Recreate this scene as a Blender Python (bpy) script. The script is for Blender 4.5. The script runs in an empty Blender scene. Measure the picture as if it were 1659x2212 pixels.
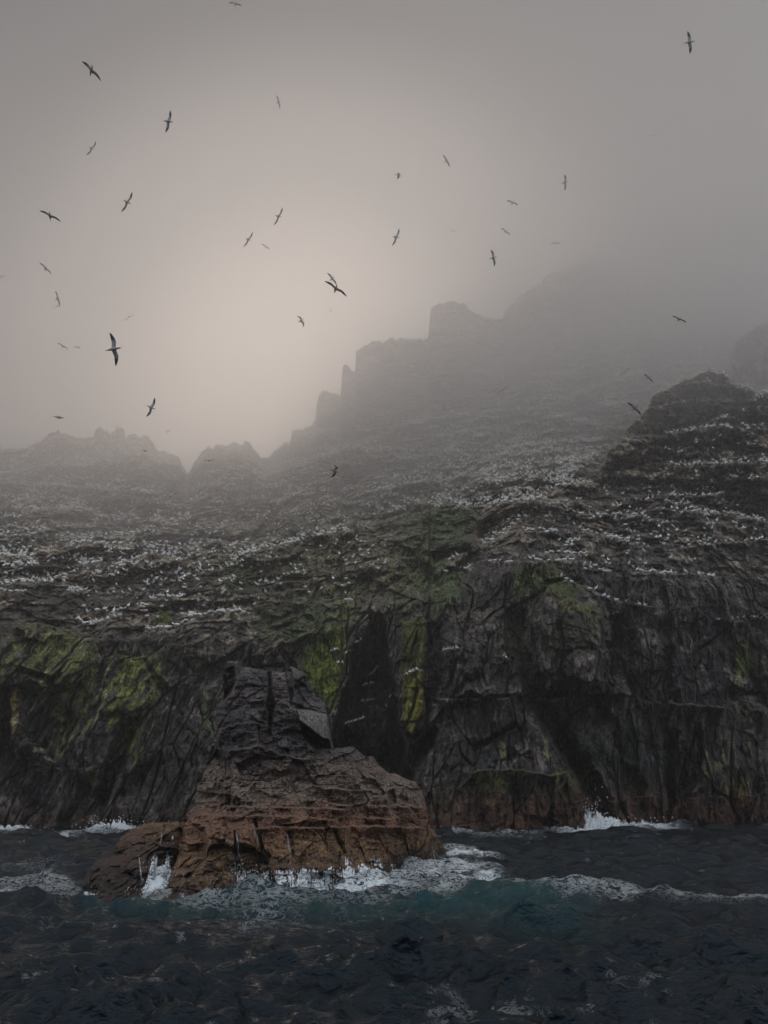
import bpy, math, random
import numpy as np
from mathutils import Matrix, Vector

# ------------------------------------------------------------------ camera, world, sun, exposure
scene = bpy.context.scene
F = 1736.0                      # focal length in units of a 1659 x 2212 picture
PW, PH = 1659.0, 2212.0
PITCH = math.radians(19.1)
CAMZ = 4.0
cam_data = bpy.data.cameras.new("camera")
cam = bpy.data.objects.new("camera", cam_data)
scene.collection.objects.link(cam)
cam.location = (0, 0, CAMZ)
cam.rotation_euler = (math.radians(90) + PITCH, 0, 0)
cam_data.sensor_fit = 'HORIZONTAL'
cam_data.sensor_width = 36.0
cam_data.lens = 36.0 * F / PW
cam_data.clip_start = 0.1
cam_data.clip_end = 5000
scene.camera = cam

SUN_EL, SUN_AZ = math.radians(28), math.radians(-4)       # azimuth from +Y towards +X
sun_dir = Vector((math.sin(SUN_AZ) * math.cos(SUN_EL), math.cos(SUN_AZ) * math.cos(SUN_EL), math.sin(SUN_EL)))
world = bpy.data.worlds.new("World")
scene.world = world
world.use_nodes = True
nt = world.node_tree
nt.nodes.clear()
N, L = nt.nodes, nt.links
out = N.new('ShaderNodeOutputWorld')
sky = N.new('ShaderNodeTexSky'); sky.sky_type = 'NISHITA'; sky.sun_disc = False
sky.sun_elevation = SUN_EL; sky.sun_rotation = SUN_AZ
sky.air_density = 1.0; sky.dust_density = 0.6
bg1 = N.new('ShaderNodeBackground'); bg1.inputs['Strength'].default_value = 0.05  # thin clear-sky share
L.new(sky.outputs[0], bg1.inputs['Color'])
# overcast layer: a bright patch where the sun stands behind the cloud, even grey elsewhere
tc = N.new('ShaderNodeTexCoord')
dot = N.new('ShaderNodeVectorMath'); dot.operation = 'DOT_PRODUCT'
nrm = N.new('ShaderNodeVectorMath'); nrm.operation = 'NORMALIZE'
L.new(tc.outputs['Generated'], nrm.inputs[0])
L.new(nrm.outputs[0], dot.inputs[0])
GLOW_AZ = math.radians(-5)
gl = Vector((math.sin(GLOW_AZ) * math.cos(math.radians(25)), math.cos(GLOW_AZ) * math.cos(math.radians(25)), math.sin(math.radians(25))))
dot.inputs[1].default_value = gl
ramp = N.new('ShaderNodeValToRGB')
cr = ramp.color_ramp
cr.interpolation = 'EASE'
def sky_stop(pos, c, first=False):
    e = cr.elements[0] if first else cr.elements.new(pos)
    e.position = pos; e.color = (*c, 1)
cr.elements.remove(cr.elements[1])
sky_stop(0.0, (0.52, 0.60, 0.70), True)      # behind the boat
sky_stop(0.42, (0.60, 0.56, 0.53))
sky_stop(0.70, (0.034, 0.035, 0.038))
sky_stop(0.895, (0.025, 0.026, 0.028))
sky_stop(0.955, (0.15, 0.138, 0.128))
sky_stop(1.0, (0.50, 0.44, 0.39))
L.new(dot.outputs['Value'], ramp.inputs[0])
bg2 = N.new('ShaderNodeBackground'); bg2.inputs['Strength'].default_value = 1.0
# an overcast sky is darker towards the horizon than overhead
sepz = N.new('ShaderNodeSeparateXYZ'); L.new(nrm.outputs[0], sepz.inputs[0])
elev = N.new('ShaderNodeMapRange')
elev.inputs['From Min'].default_value = -0.05; elev.inputs['From Max'].default_value = 0.85
elev.inputs['To Min'].default_value = 0.10; elev.inputs['To Max'].default_value = 2.2
L.new(sepz.outputs['Z'], elev.inputs['Value'])
scl = N.new('ShaderNodeVectorMath'); scl.operation = 'SCALE'
L.new(ramp.outputs[0], scl.inputs[0]); L.new(elev.outputs[0], scl.inputs['Scale'])
L.new(scl.outputs[0], bg2.inputs['Color'])
mx = N.new('ShaderNodeMixShader'); mx.inputs[0].default_value = 0.9     # nine tenths cloud cover
L.new(bg1.outputs[0], mx.inputs[1]); L.new(bg2.outputs[0], mx.inputs[2])
L.new(mx.outputs[0], out.inputs['Surface'])

sun_data = bpy.data.lights.new("sun", 'SUN')
sun_data.energy = 0.60
sun_data.angle = math.radians(12)
sun_data.color = (1.0, 0.85, 0.72)
sun = bpy.data.objects.new("sun", sun_data)
scene.collection.objects.link(sun)
sun.rotation_euler = (-sun_dir).to_track_quat('-Z', 'Y').to_euler()
sun.location = (0, -20, 60)

scene.view_settings.view_transform = 'Standard'
scene.view_settings.look = 'None'
scene.view_settings.gamma = 1
scene.view_settings.exposure = 0.0
scene.render.engine = 'CYCLES'
scene.cycles.use_denoising = True
scene.cycles.max_bounces = 8
scene.cycles.volume_bounces = 6
scene.cycles.diffuse_bounces = 2
scene.cycles.glossy_bounces = 3
scene.cycles.sample_clamp_indirect = 4

HAZE_DENSITY = 0.0010
CLOUD_DENSITY = 0.0068
HAZE_ANISO = 0.72

# ------------------------------------------------------------------ helpers
rng = np.random.default_rng(7)
random.seed(7)
CP, SP = math.cos(PITCH), math.sin(PITCH)

def ray(px, py):
    """world direction through a picture point, scaled so that its Y component is 1"""
    x = (px - PW / 2) / F
    v = (PH / 2 - py) / F
    dy = CP - v * SP
    dz = SP + v * CP
    return x / dy, dz / dy

def unproject(px, py, Y):
    rx, rz = ray(px, py)
    return np.stack([rx * Y, Y + 0 * rx, CAMZ + rz * Y], -1)

def project(P):
    x, y, z = P[..., 0], P[..., 1], P[..., 2] - CAMZ
    d = y * CP + z * SP
    u = -y * SP + z * CP
    d = np.where(d < 0.1, 0.1, d)
    return PW / 2 + F * x / d, PH / 2 - F * u / d

def sea_point(px, py):
    rx, rz = ray(px, py)
    Y = -CAMZ / rz
    return np.array([rx * Y, Y])

_perm = {}
def _tab(seed):
    if seed not in _perm:
        r = np.random.default_rng(seed)
        _perm[seed] = (r.permutation(256).astype(np.int32), r.normal(size=(256, 3)).astype(np.float32))
        g = _perm[seed][1]; g /= np.linalg.norm(g, axis=1, keepdims=True)
    return _perm[seed]

def gnoise(p, seed=0):
    """gradient noise, about -0.7 .. 0.7"""
    perm, g = _tab(seed)
    p = np.asarray(p, np.float32)
    sh = p.shape[:-1]
    p = p.reshape(-1, 3)
    i = np.floor(p).astype(np.int32)
    f = p - i
    w = f * f * f * (f * (f * 6 - 15) + 10)
    res = np.zeros(len(p), np.float32)
    for dx in (0, 1):
        for dy in (0, 1):
            for dz in (0, 1):
                h = perm[(perm[(perm[(i[:, 0] + dx) & 255] + i[:, 1] + dy) & 255] + i[:, 2] + dz) & 255]
                gg = g[h]
                d = gg[:, 0] * (f[:, 0] - dx) + gg[:, 1] * (f[:, 1] - dy) + gg[:, 2] * (f[:, 2] - dz)
                ww = (w[:, 0] if dx else 1 - w[:, 0]) * (w[:, 1] if dy else 1 - w[:, 1]) * (w[:, 2] if dz else 1 - w[:, 2])
                res += ww * d
    return res.reshape(sh)

def fbm(p, seed=0, octaves=4, gain=0.5):
    a, s, tot = 1.0, 0.0, 0.0
    for k in range(octaves):
        s = s + a * gnoise(p * (2.03 ** k), seed + k)
        a *= gain
    return s

def ridged(p, seed=0, octaves=3):
    a, s = 1.0, 0.0
    for k in range(octaves):
        s = s + a * (1 - 2 * np.abs(gnoise(p * (2.1 ** k), seed + k)))
        a *= 0.5
    return s

def facets(u, v, seed=0, tilt=1.0):
    """blocky rock: random planes over jittered cells. Returns offset, edge distance, cell random"""
    sh = u.shape
    u = u.ravel().astype(np.float32); v = v.ravel().astype(np.float32)
    r = np.random.default_rng(seed)
    T = r.random((65536, 5)).astype(np.float32)
    iu = np.floor(u).astype(np.int64); iv = np.floor(v).astype(np.int64)
    d1 = np.full(len(u), 9e9, np.float32); d2 = d1.copy()
    off = np.zeros(len(u), np.float32); cid = off.copy()
    for a in (-1, 0, 1):
        for b in (-1, 0, 1):
            cu, cv = iu + a, iv + b
            h = ((cu * 73856093) ^ (cv * 19349663)) & 65535
            t = T[h]
            fu = u - (cu + t[:, 0]); fv = v - (cv + t[:, 1])
            d = fu * fu + fv * fv
            o = (t[:, 2] - 0.5) + tilt * ((t[:, 3] - 0.5) * fu + (t[:, 4] - 0.5) * fv)
            near = d < d1
            d2 = np.where(near, d1, np.minimum(d2, d))
            d1 = np.where(near, d, d1)
            off = np.where(near, o, off)
            cid = np.where(near, t[:, 2], cid)
    e = np.sqrt(d2) - np.sqrt(d1)
    return off.reshape(sh), e.reshape(sh), cid.reshape(sh)

def sstep(a, b, x):
    t = np.clip((x - a) / (b - a), 0, 1)
    return t * t * (3 - 2 * t)

def poly_sd(px, py, poly):
    """signed distance, positive inside"""
    poly = np.array(poly, float)
    d = np.full(px.shape, 1e9)
    inside = np.zeros(px.shape, bool)
    n = len(poly)
    for i in range(n):
        ax, ay = poly[i]; bx, by = poly[(i + 1) % n]
        ex, ey = bx - ax, by - ay
        t = np.clip(((px - ax) * ex + (py - ay) * ey) / (ex * ex + ey * ey + 1e-9), 0, 1)
        dd = np.hypot(px - ax - t * ex, py - ay - t * ey)
        d = np.minimum(d, dd)
        c = (ay > py) != (by > py)
        xx = ax + (py - ay) * ex / (ey if abs(ey) > 1e-9 else 1e-9)
        inside ^= c & (px < xx)
    return np.where(inside, d, -d)

def poly_mask(px, py, poly, soft, full=None):
    """0..1 mask of a polygon in picture units, evaluated only near it"""
    poly = np.array(poly, float)
    m = np.zeros(px.shape)
    lo, hi = poly.min(0) - soft, poly.max(0) + soft
    sel = (px > lo[0]) & (px < hi[0]) & (py > lo[1]) & (py < hi[1])
    if sel.any():
        m[sel] = sstep(-soft, soft, poly_sd(px[sel], py[sel], poly))
    return m

def line_dist(px, py, pts):
    """distance to a polyline and the signed vertical offset (positive above it)"""
    pts = np.array(pts, float)
    d = np.full(px.shape, 1e9); sy = np.zeros(px.shape)
    for (ax, ay), (bx, by) in zip(pts[:-1], pts[1:]):
        ex, ey = bx - ax, by - ay
        t = np.clip(((px - ax) * ex + (py - ay) * ey) / (ex * ex + ey * ey + 1e-9), 0, 1)
        qx, qy = ax + t * ex, ay + t * ey
        dd = np.hypot(px - qx, py - qy)
        n = dd < d
        d = np.where(n, dd, d); sy = np.where(n, qy - py, sy)
    return d, sy

def grid_faces(nr, nc, flip=False):
    r, c = np.meshgrid(np.arange(nr - 1), np.arange(nc - 1), indexing='ij')
    a = (r * nc + c).ravel()
    q = np.stack([a, a + 1, a + nc + 1, a + nc], -1)
    return q[:, ::-1] if flip else q

def mesh_from(name, V, Q, colors=None, smooth=True, attr='tint', extra=None):
    """quads (or triangles) to one mesh"""
    V = np.ascontiguousarray(V.reshape(-1, 3), np.float32)
    Q = np.ascontiguousarray(Q, np.int32)
    k = Q.shape[1]
    me = bpy.data.meshes.new(name)
    me.vertices.add(len(V)); me.vertices.foreach_set('co', V.ravel())
    me.loops.add(Q.size); me.loops.foreach_set('vertex_index', Q.ravel())
    me.polygons.add(len(Q)); me.polygons.foreach_set('loop_start', np.arange(0, Q.size, k, dtype=np.int32))
    me.polygons.foreach_set('use_smooth', np.full(len(Q), smooth))
    me.update(calc_edges=True)
    if colors is not None:
        a = me.color_attributes.new(attr, 'FLOAT_COLOR', 'POINT')
        c = np.ones((len(V), 4), np.float32); c[:, :colors.reshape(-1, colors.shape[-1]).shape[1]] = colors.reshape(len(V), -1)
        a.data.foreach_set('color', c.ravel())
    if extra:
        for nm, arr in extra.items():
            a = me.attributes.new(nm, 'FLOAT', 'POINT')
            a.data.foreach_set('value', np.ascontiguousarray(arr.ravel(), np.float32))
    return me

def link(name, me, mat=None, parent=None):
    o = bpy.data.objects.new(name, me)
    scene.collection.objects.link(o)
    if mat is not None:
        me.materials.append(mat)
    if parent: o.parent = parent
    return o

def tag(o, label, cat=None, group=None, kind=None):
    o['label'] = label
    if cat: o['category'] = cat
    if group: o['group'] = group
    if kind: o['kind'] = kind
    return o

def node_mat(name):
    m = bpy.data.materials.new(name); m.use_nodes = True
    return m, m.node_tree.nodes, m.node_tree.links, m.node_tree.nodes['Principled BSDF']

# ------------------------------------------------------------------ materials
def rock_material(name, scale=1.0, rough=0.85, bump=0.35, spec=0.3, streak=0.6):
    m, n, l, b = node_mat(name)
    at = n.new('ShaderNodeVertexColor'); at.layer_name = 'tint'
    tcn = n.new('ShaderNodeTexCoord')
    def noise(sc, detail, rough_, dist=0.0):
        mp = n.new('ShaderNodeMapping'); mp.inputs['Scale'].default_value = tuple(scale * q for q in sc)
        mp.inputs['Rotation'].default_value = (0, math.radians(-12), 0)
        l.new(tcn.outputs['Object'], mp.inputs[0])
        t = n.new('ShaderNodeTexNoise'); t.inputs['Scale'].default_value = 1.0; t.inputs['Detail'].default_value = detail
        t.inputs['Roughness'].default_value = rough_; t.inputs['Distortion'].default_value = dist
        l.new(mp.outputs[0], t.inputs['Vector'])
        return t
    def rng_(t, a0, a1, b0, b1):
        mr = n.new('ShaderNodeMapRange'); mr.inputs['From Min'].default_value = a0; mr.inputs['From Max'].default_value = a1
        mr.inputs['To Min'].default_value = b0; mr.inputs['To Max'].default_value = b1
        l.new(t.outputs['Fac'], mr.inputs['Value']); return mr
    n1 = noise((2.6, 2.6, 1.5), 9, 0.78)
    n3 = noise((3.4, 1.2, 0.42), 7, 0.70, 0.4)
    n4 = noise((0.5, 0.5, 0.45), 4, 0.6)
    m1 = rng_(n1, 0.37, 0.66, 0.10, 2.4)
    m3 = rng_(n3, 0.36, 0.66, 1.0 - streak, 1.0 + streak * 1.3)
    m4 = rng_(n4, 0.35, 0.65, 0.7, 1.3)
    k1 = n.new('ShaderNodeMath'); k1.operation = 'MULTIPLY'; l.new(m1.outputs[0], k1.inputs[0]); l.new(m3.outputs[0], k1.inputs[1])
    k2 = n.new('ShaderNodeMath'); k2.operation = 'MULTIPLY'; l.new(k1.outputs[0], k2.inputs[0]); l.new(m4.outputs[0], k2.inputs[1])
    mul = n.new('ShaderNodeVectorMath'); mul.operation = 'SCALE'
    l.new(at.outputs['Color'], mul.inputs[0]); l.new(k2.outputs[0], mul.inputs['Scale'])
    mn = n.new('ShaderNodeVectorMath'); mn.operation = 'MINIMUM'; mn.inputs[1].default_value = (0.85, 0.85, 0.85)
    l.new(mul.outputs[0], mn.inputs[0]); l.new(mn.outputs[0], b.inputs['Base Color'])
    b.inputs['Roughness'].default_value = rough
    b.inputs['Specular IOR Level'].default_value = spec
    ad = n.new('ShaderNodeMath'); ad.operation = 'ADD'; l.new(n1.outputs['Fac'], ad.inputs[0]); l.new(n3.outputs['Fac'], ad.inputs[1])
    bp = n.new('ShaderNodeBump'); bp.inputs['Strength'].default_value = 1.0; bp.inputs['Distance'].default_value = bump / scale
    l.new(ad.outputs[0], bp.inputs['Height'])
    l.new(bp.outputs[0], b.inputs['Normal'])
    return m

mat_cliff = rock_material('cliff rock', 0.75, bump=0.55)
mat_stack = rock_material('wet stack rock', 3.0, rough=0.7, bump=0.45, spec=0.4, streak=0.35)

m, n, l, b = node_mat('white water')
b.inputs['Base Color'].default_value = (0.78, 0.80, 0.81, 1); b.inputs['Roughness'].default_value = 0.6
mat_white = m

def sea_material():
    m, n, l, b = node_mat('sea water')
    at = n.new('ShaderNodeVertexColor'); at.layer_name = 'tint'
    sep = n.new('ShaderNodeSeparateColor'); l.new(at.outputs['Color'], sep.inputs[0])
    tcn = n.new('ShaderNodeTexCoord')
    # lacy foam
    mp = n.new('ShaderNodeMapping'); mp.inputs['Scale'].default_value = (0.55, 1.1, 1.0)
    l.new(tcn.outputs['Object'], mp.inputs[0])
    nz = n.new('ShaderNodeTexNoise'); nz.inputs['Scale'].default_value = 3.8; nz.inputs['Detail'].default_value = 9; nz.inputs['Roughness'].default_value = 0.72
    nz.inputs['Distortion'].default_value = 0.9
    l.new(mp.outputs[0], nz.inputs['Vector'])
    ab = n.new('ShaderNodeMath'); ab.operation = 'SUBTRACT'; ab.inputs[1].default_value = 0.5; l.new(nz.outputs['Fac'], ab.inputs[0])
    ab2 = n.new('ShaderNodeMath'); ab2.operation = 'ABSOLUTE'; l.new(ab.outputs[0], ab2.inputs[0])
    k = n.new('ShaderNodeMath'); k.operation = 'MULTIPLY_ADD'; k.inputs[1].default_value = -6.5; l.new(ab2.outputs[0], k.inputs[0]); l.new(sep.outputs[0], k.inputs[2])
    foam = n.new('ShaderNodeMapRange'); foam.inputs['From Min'].default_value = 0.08; foam.inputs['From Max'].default_value = 0.62
    l.new(k.outputs[0], foam.inputs['Value'])
    deep = n.new('ShaderNodeMix'); deep.data_type = 'RGBA'
    deep.inputs['A'].default_value = (0.0008, 0.0034, 0.0062, 1); deep.inputs['B'].default_value = (0.010, 0.062, 0.062, 1)
    l.new(sep.outputs[1], deep.inputs['Factor'])
    mixc = n.new('ShaderNodeMix'); mixc.data_type = 'RGBA'
    mixc.inputs['B'].default_value = (0.74, 0.77, 0.78, 1)
    l.new(foam.outputs[0], mixc.inputs['Factor']); l.new(deep.outputs['Result'], mixc.inputs['A'])
    l.new(mixc.outputs['Result'], b.inputs['Base Color'])
    rr = n.new('ShaderNodeMapRange'); rr.inputs['To Min'].default_value = 0.05; rr.inputs['To Max'].default_value = 0.8
    l.new(foam.outputs[0], rr.inputs['Value']); l.new(rr.outputs[0], b.inputs['Roughness'])
    b.inputs['IOR'].default_value = 1.33
    b.inputs['Specular Tint'].default_value = (0.68, 0.86, 0.97, 1)
    n2 = n.new('ShaderNodeTexNoise'); n2.inputs['Scale'].default_value = 7.0; n2.inputs['Detail'].default_value = 4; n2.inputs['Roughness'].default_value = 0.6
    mp2 = n.new('ShaderNodeMapping'); mp2.inputs['Scale'].default_value = (0.8, 1.5, 1)
    l.new(tcn.outputs['Object'], mp2.inputs[0]); l.new(mp2.outputs[0], n2.inputs['Vector'])
    n5 = n.new('ShaderNodeTexNoise'); n5.inputs['Scale'].default_value = 1.3; n5.inputs['Detail'].default_value = 5; n5.inputs['Roughness'].default_value = 0.62
    l.new(mp2.outputs[0], n5.inputs['Vector'])
    bp0 = n.new('ShaderNodeBump'); bp0.inputs['Strength'].default_value = 1.0; bp0.inputs['Distance'].default_value = 0.26
    l.new(n5.outputs['Fac'], bp0.inputs['Height'])
    bp = n.new('ShaderNodeBump'); bp.inputs['Strength'].default_value = 1.0; bp.inputs['Distance'].default_value = 0.045
    l.new(bp0.outputs[0], bp.inputs['Normal'])
    l.new(n2.outputs['Fac'], bp.inputs['Height'])
    bp2 = n.new('ShaderNodeBump'); bp2.inputs['Strength'].default_value = 1.0; bp2.inputs['Distance'].default_value = 0.04
    l.new(foam.outputs[0], bp2.inputs['Height']); l.new(bp.outputs[0], bp2.inputs['Normal'])
    l.new(bp2.outputs[0], b.inputs['Normal'])
    return m
mat_sea = sea_material()

m, n, l, b = node_mat('plumage')
at = n.new('ShaderNodeVertexColor'); at.layer_name = 'tint'
l.new(at.outputs['Color'], b.inputs['Base Color']); b.inputs['Roughness'].default_value = 0.7
mat_bird = m

# ------------------------------------------------------------------ ledges where the birds sit (picture coordinates of their edges)
# (points, number of birds, ledge depth m, spread px, own birds?, size, where)
LEDGES = [
 # far, misty colony lines
 ([(0,1020),(60,1012),(110,1003),(200,1005)], 36, 4, 5, 0, 1, ''),
 ([(0,1041),(60,1042),(100,1045),(160,1052),(260,1058),(340,1062)], 75, 5, 5, 0, 1, ''),
 ([(0,1085),(50,1079),(110,1075),(180,1082)], 26, 4, 5, 0, 1, ''),
 ([(30,1098),(80,1101),(130,1098),(165,1097),(190,1103),(215,1112)], 95, 5, 4, 0, 1, ''),
 ([(215,1125),(250,1128),(290,1112)], 22, 3, 4, 0, 1, ''),
 ([(235,1075),(300,1075),(380,1090),(450,1070),(520,1050)], 46, 3, 7, 0, 1, ''),
 ([(325,1122),(378,1129),(410,1114)], 26, 3, 4, 0, 1, ''),
 ([(0,1158),(30,1158),(70,1155),(150,1160),(240,1160),(320,1158)], 36, 3, 4, 0, 1, ''),
 ([(145,1176),(210,1175),(277,1176)], 20, 3, 3, 0, 1, ''),
 ([(255,1213),(300,1207),(330,1194),(360,1200),(395,1212)], 56, 4, 7, 0, 1, ''),
 ([(250,1222),(310,1222)], 16, 3, 3, 0, 1, ''),
 ([(170,1222),(220,1216)], 18, 3, 4, 0, 1, ''),
 ([(0,1200),(40,1203),(78,1210)], 26, 3, 6, 0, 1, ''),
 ([(30,1228),(90,1222)], 10, 2, 4, 0, 1, ''),
 ([(478,1187),(510,1178),(540,1172)], 10, 2, 2, 0, 1, ''),
 ([(400,1205),(430,1190),(470,1165)], 18, 3, 9, 0, 1, ''),
 ([(500,1214),(530,1200),(560,1190),(612,1178),(659,1165),(700,1156),(751,1146)], 85, 5, 4, 0, 1, ''),
 ([(564,1030),(612,1013),(669,998),(734,971),(782,957),(836,933),(870,920),(890,911),(989,896),(1060,888),(1140,881),(1200,868),(1300,830),(1380,800)], 210, 6, 5, 0, 1, ''),
 ([(380,1062),(450,1045),(520,1030),(575,1010),(640,990)], 60, 4, 6, 0, 1, ''),
 ([(863,990),(915,985),(965,978),(1010,985)], 30, 3, 4, 0, 1, ''),
 ([(900,1015),(950,1006),(1000,1010),(1060,996)], 34, 3, 4, 0, 1, ''),
 ([(790,1060),(850,1052),(880,1045),(930,1041),(990,1030),(1050,1016)], 50, 4, 4, 0, 1, ''),
 ([(660,1050),(700,1040),(745,1035)], 14, 2, 5, 0, 1, ''),
 ([(620,1065),(680,1068)], 18, 2, 7, 0, 1, ''),
 ([(830,1110),(880,1090),(960,1080),(1000,1096)], 18, 3, 4, 0, 1, ''),
 ([(930,941),(1000,930),(1080,918),(1180,903),(1260,886),(1330,872)], 90, 4, 4, 0, 1, ''),
 ([(1070,966),(1120,962),(1180,956),(1255,951),(1300,948)], 70, 4, 5, 0, 1, ''),
 ([(1070,983),(1140,980),(1210,973),(1290,975)], 80, 4, 5, 0, 1, ''),
 ([(1060,1012),(1130,1006),(1200,1000),(1260,1012)], 48, 4, 5, 0, 1, ''),
 ([(1040,1040),(1110,1032),(1160,1026),(1250,1018)], 44, 4, 5, 0, 1, ''),
 ([(1330,935),(1360,908),(1400,878),(1408,850),(1440,836),(1490,816),(1515,804)], 75, 3, 5, 0, 1, ''),
 ([(1515,804),(1535,798),(1560,808),(1582,822),(1570,836),(1545,832),(1520,825)], 30, 2, 3, 0, 1, ''),
 ([(1590,832),(1620,840),(1659,852)], 26, 3, 4, 0, 1, ''),
 ([(1630,868),(1659,874)], 12, 2, 4, 0, 1, ''),
 ([(1445,936),(1480,932),(1520,926),(1550,921),(1582,926)], 24, 4, 2, 0, 1, ''),
 ([(1540,907),(1580,898)], 8, 2, 2, 0, 1, ''),
 # right cliff terraces
 ([(1425,1021),(1450,1008),(1525,1006),(1590,1000),(1659,1000)], 44, 5, 3, 0, 1, ''),
 ([(1220,1046),(1260,1041),(1330,1051),(1400,1048),(1460,1045),(1520,1040),(1580,1050),(1659,1042)], 78, 6, 4, 1, 1, 'on the long high terrace below the misty crag'),
 ([(1445,1071),(1500,1072),(1600,1068)], 26, 4, 3, 1, 1, 'on the short terrace at the right, under the long high one'),
 ([(1430,1088),(1490,1091)], 14, 3, 3, 1, 1, 'on the small step under the short right terrace'),
 ([(990,1096),(1030,1094),(1080,1088),(1140,1082),(1185,1080)], 50, 3, 4, 0, 1, ''),
 ([(1175,1112),(1230,1112),(1290,1113),(1340,1112),(1380,1114),(1412,1122)], 40, 5, 4, 1, 1, 'on the terrace right of the tilted slabs'),
 ([(1478,1103),(1540,1108),(1595,1113),(1655,1128)], 32, 4, 4, 1, 1, 'on the upper right ledge near the picture edge'),
 ([(1122,1150),(1165,1148),(1205,1154)], 14, 3, 4, 1, 1, 'below the tilted slabs'),
 ([(1262,1150),(1310,1158),(1360,1172),(1400,1182)], 22, 3, 4, 1, 1, 'on the sloping ledge of the right cliff'),
 ([(1450,1188),(1500,1178),(1580,1172),(1650,1167)], 16, 3, 4, 1, 1, 'on the guano streaked steps of the right cliff'),
 ([(1180,1196),(1220,1198),(1270,1199)], 14, 3, 3, 1, 1, 'above the green domed buttress'),
 ([(1135,1213),(1180,1212),(1240,1212)], 9, 3, 2, 1, 1, 'on the top edge of the green buttress'),
 ([(1052,1213),(1110,1216)], 5, 2, 2, 1, 1, 'on the step left of the green buttress'),
 ([(1258,1229),(1290,1233),(1320,1236)], 6, 3, 2, 1, 1, 'at the left end of the long guano edged ledge'),
 ([(1372,1238),(1430,1239),(1500,1240),(1550,1248)], 23, 5, 2, 1, 1, 'in the row on the long guano edged ledge'),
 ([(1205,1247),(1262,1268),(1297,1285),(1325,1298),(1360,1303),(1408,1312)], 11, 4, 2, 1, 1, 'on the ledge that falls away beside the green dome'),
 ([(955,1238),(995,1230),(1020,1226)], 8, 3, 2, 1, 1, 'below the pale leaning slab'),
 ([(968,1212),(985,1204),(1008,1200)], 4, 0, 1, 1, 1, 'on top of the pale leaning slab'),
 ([(1040,1178),(1080,1160),(1120,1130),(1150,1105)], 34, 3, 9, 0, 1, ''),
 # left cliff, nearer lines
 ([(0,1264),(40,1260),(90,1258)], 18, 3, 4, 1, 1, 'on the left cliff ledge at the picture edge'),
 ([(145,1277),(187,1278)], 12, 3, 4, 1, 1, 'on the small shelf of the left cliff'),
 ([(0,1278),(50,1281),(75,1272)], 9, 2, 3, 1, 1, 'on the lower step at the left picture edge'),
 ([(323,1297),(360,1290),(400,1293)], 17, 4, 4, 1, 1, 'on the ledge above the green patch'),
 ([(165,1340),(190,1350),(215,1346),(240,1336),(265,1328)], 17, 3, 2, 1, 1, 'along the brink above the streaked left wall'),
 ([(405,1334),(430,1330),(460,1326),(500,1322),(530,1324)], 28, 4, 4, 1, 1, 'on the brownish shelf above the sea stack'),
 ([(310,1360),(345,1359),(375,1354),(405,1346)], 13, 3, 2, 1, 1, 'on the brink left of the brownish shelf'),
 ([(470,1258),(500,1254)], 7, 2, 3, 1, 1, 'on the lone shelf over the dark green face'),
 ([(745,1296),(760,1298)], 3, 1, 1, 1, 1, 'over the dark fissure'),
]
SMALL_LEDGES = [   # small grey and white auks in and round the fissure
 ([(745,1567),(786,1553)], 12), ([(771,1519),(808,1514)], 8), ([(780,1483),(810,1476)], 8), ([(800,1461),(818,1439)], 9),
 ([(714,1409),(733,1403)], 6), ([(765,1394),(785,1380)], 4), ([(728,1434),(742,1434)], 4), ([(745,1414),(756,1408)], 3),
 ([(793,1350),(798,1343)], 2), ([(875,1459),(905,1448)], 9), ([(955,1407),(990,1402)], 10), ([(1547,1341),(1595,1338)], 10), ([(1605,1338),(1655,1334)], 9),
 ([(1085,1418),(1100,1425)], 2), ([(832,1535),(845,1500)], 2),
]

# ------------------------------------------------------------------ the island: hillside and cliff
# columns of (picture row, distance) from the waterline up to the skyline
COLS = {
 -520: [(1806,84),(1560,88),(1330,97),(1210,128),(1090,185),(985,300)],
 -200: [(1806,85),(1560,89),(1335,97),(1210,128),(1090,185),(975,300)],
 0:    [(1806,86),(1560,90),(1345,98),(1220,128),(1100,190),(966,306)],
 200:  [(1801,88),(1560,94),(1390,101),(1240,131),(1100,205),(935,324)],
 400:  [(1799,89),(1560,97),(1385,104),(1250,133),(1130,185),(1018,300)],
 600:  [(1797,90),(1600,98),(1395,107),(1250,132),(1120,185),(985,312)],
 800:  [(1796,90),(1650,104),(1325,113),(1200,140),(1000,240),(745,405)],
 950:  [(1796,90),(1600,96),(1300,108),(1190,133),(980,235),(650,467)],
 1150: [(1797,89),(1530,95),(1225,107),(1110,134),(950,225),(640,541)],
 1300: [(1793,91),(1530,96),(1255,107),(1110,138),(930,235),(590,579)],
 1450: [(1783,98),(1530,102),(1260,111),(1100,140),(930,230),(640,566)],
 1659: [(1778,104),(1530,109),(1330,117),(1130,142),(940,215),(690,442)],
 1900: [(1778,106),(1530,111),(1330,118),(1130,142),(940,215),(680,417)],
 2200: [(1778,106),(1530,111),(1330,118),(1130,142),(940,215),(720,405)],
}
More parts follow.
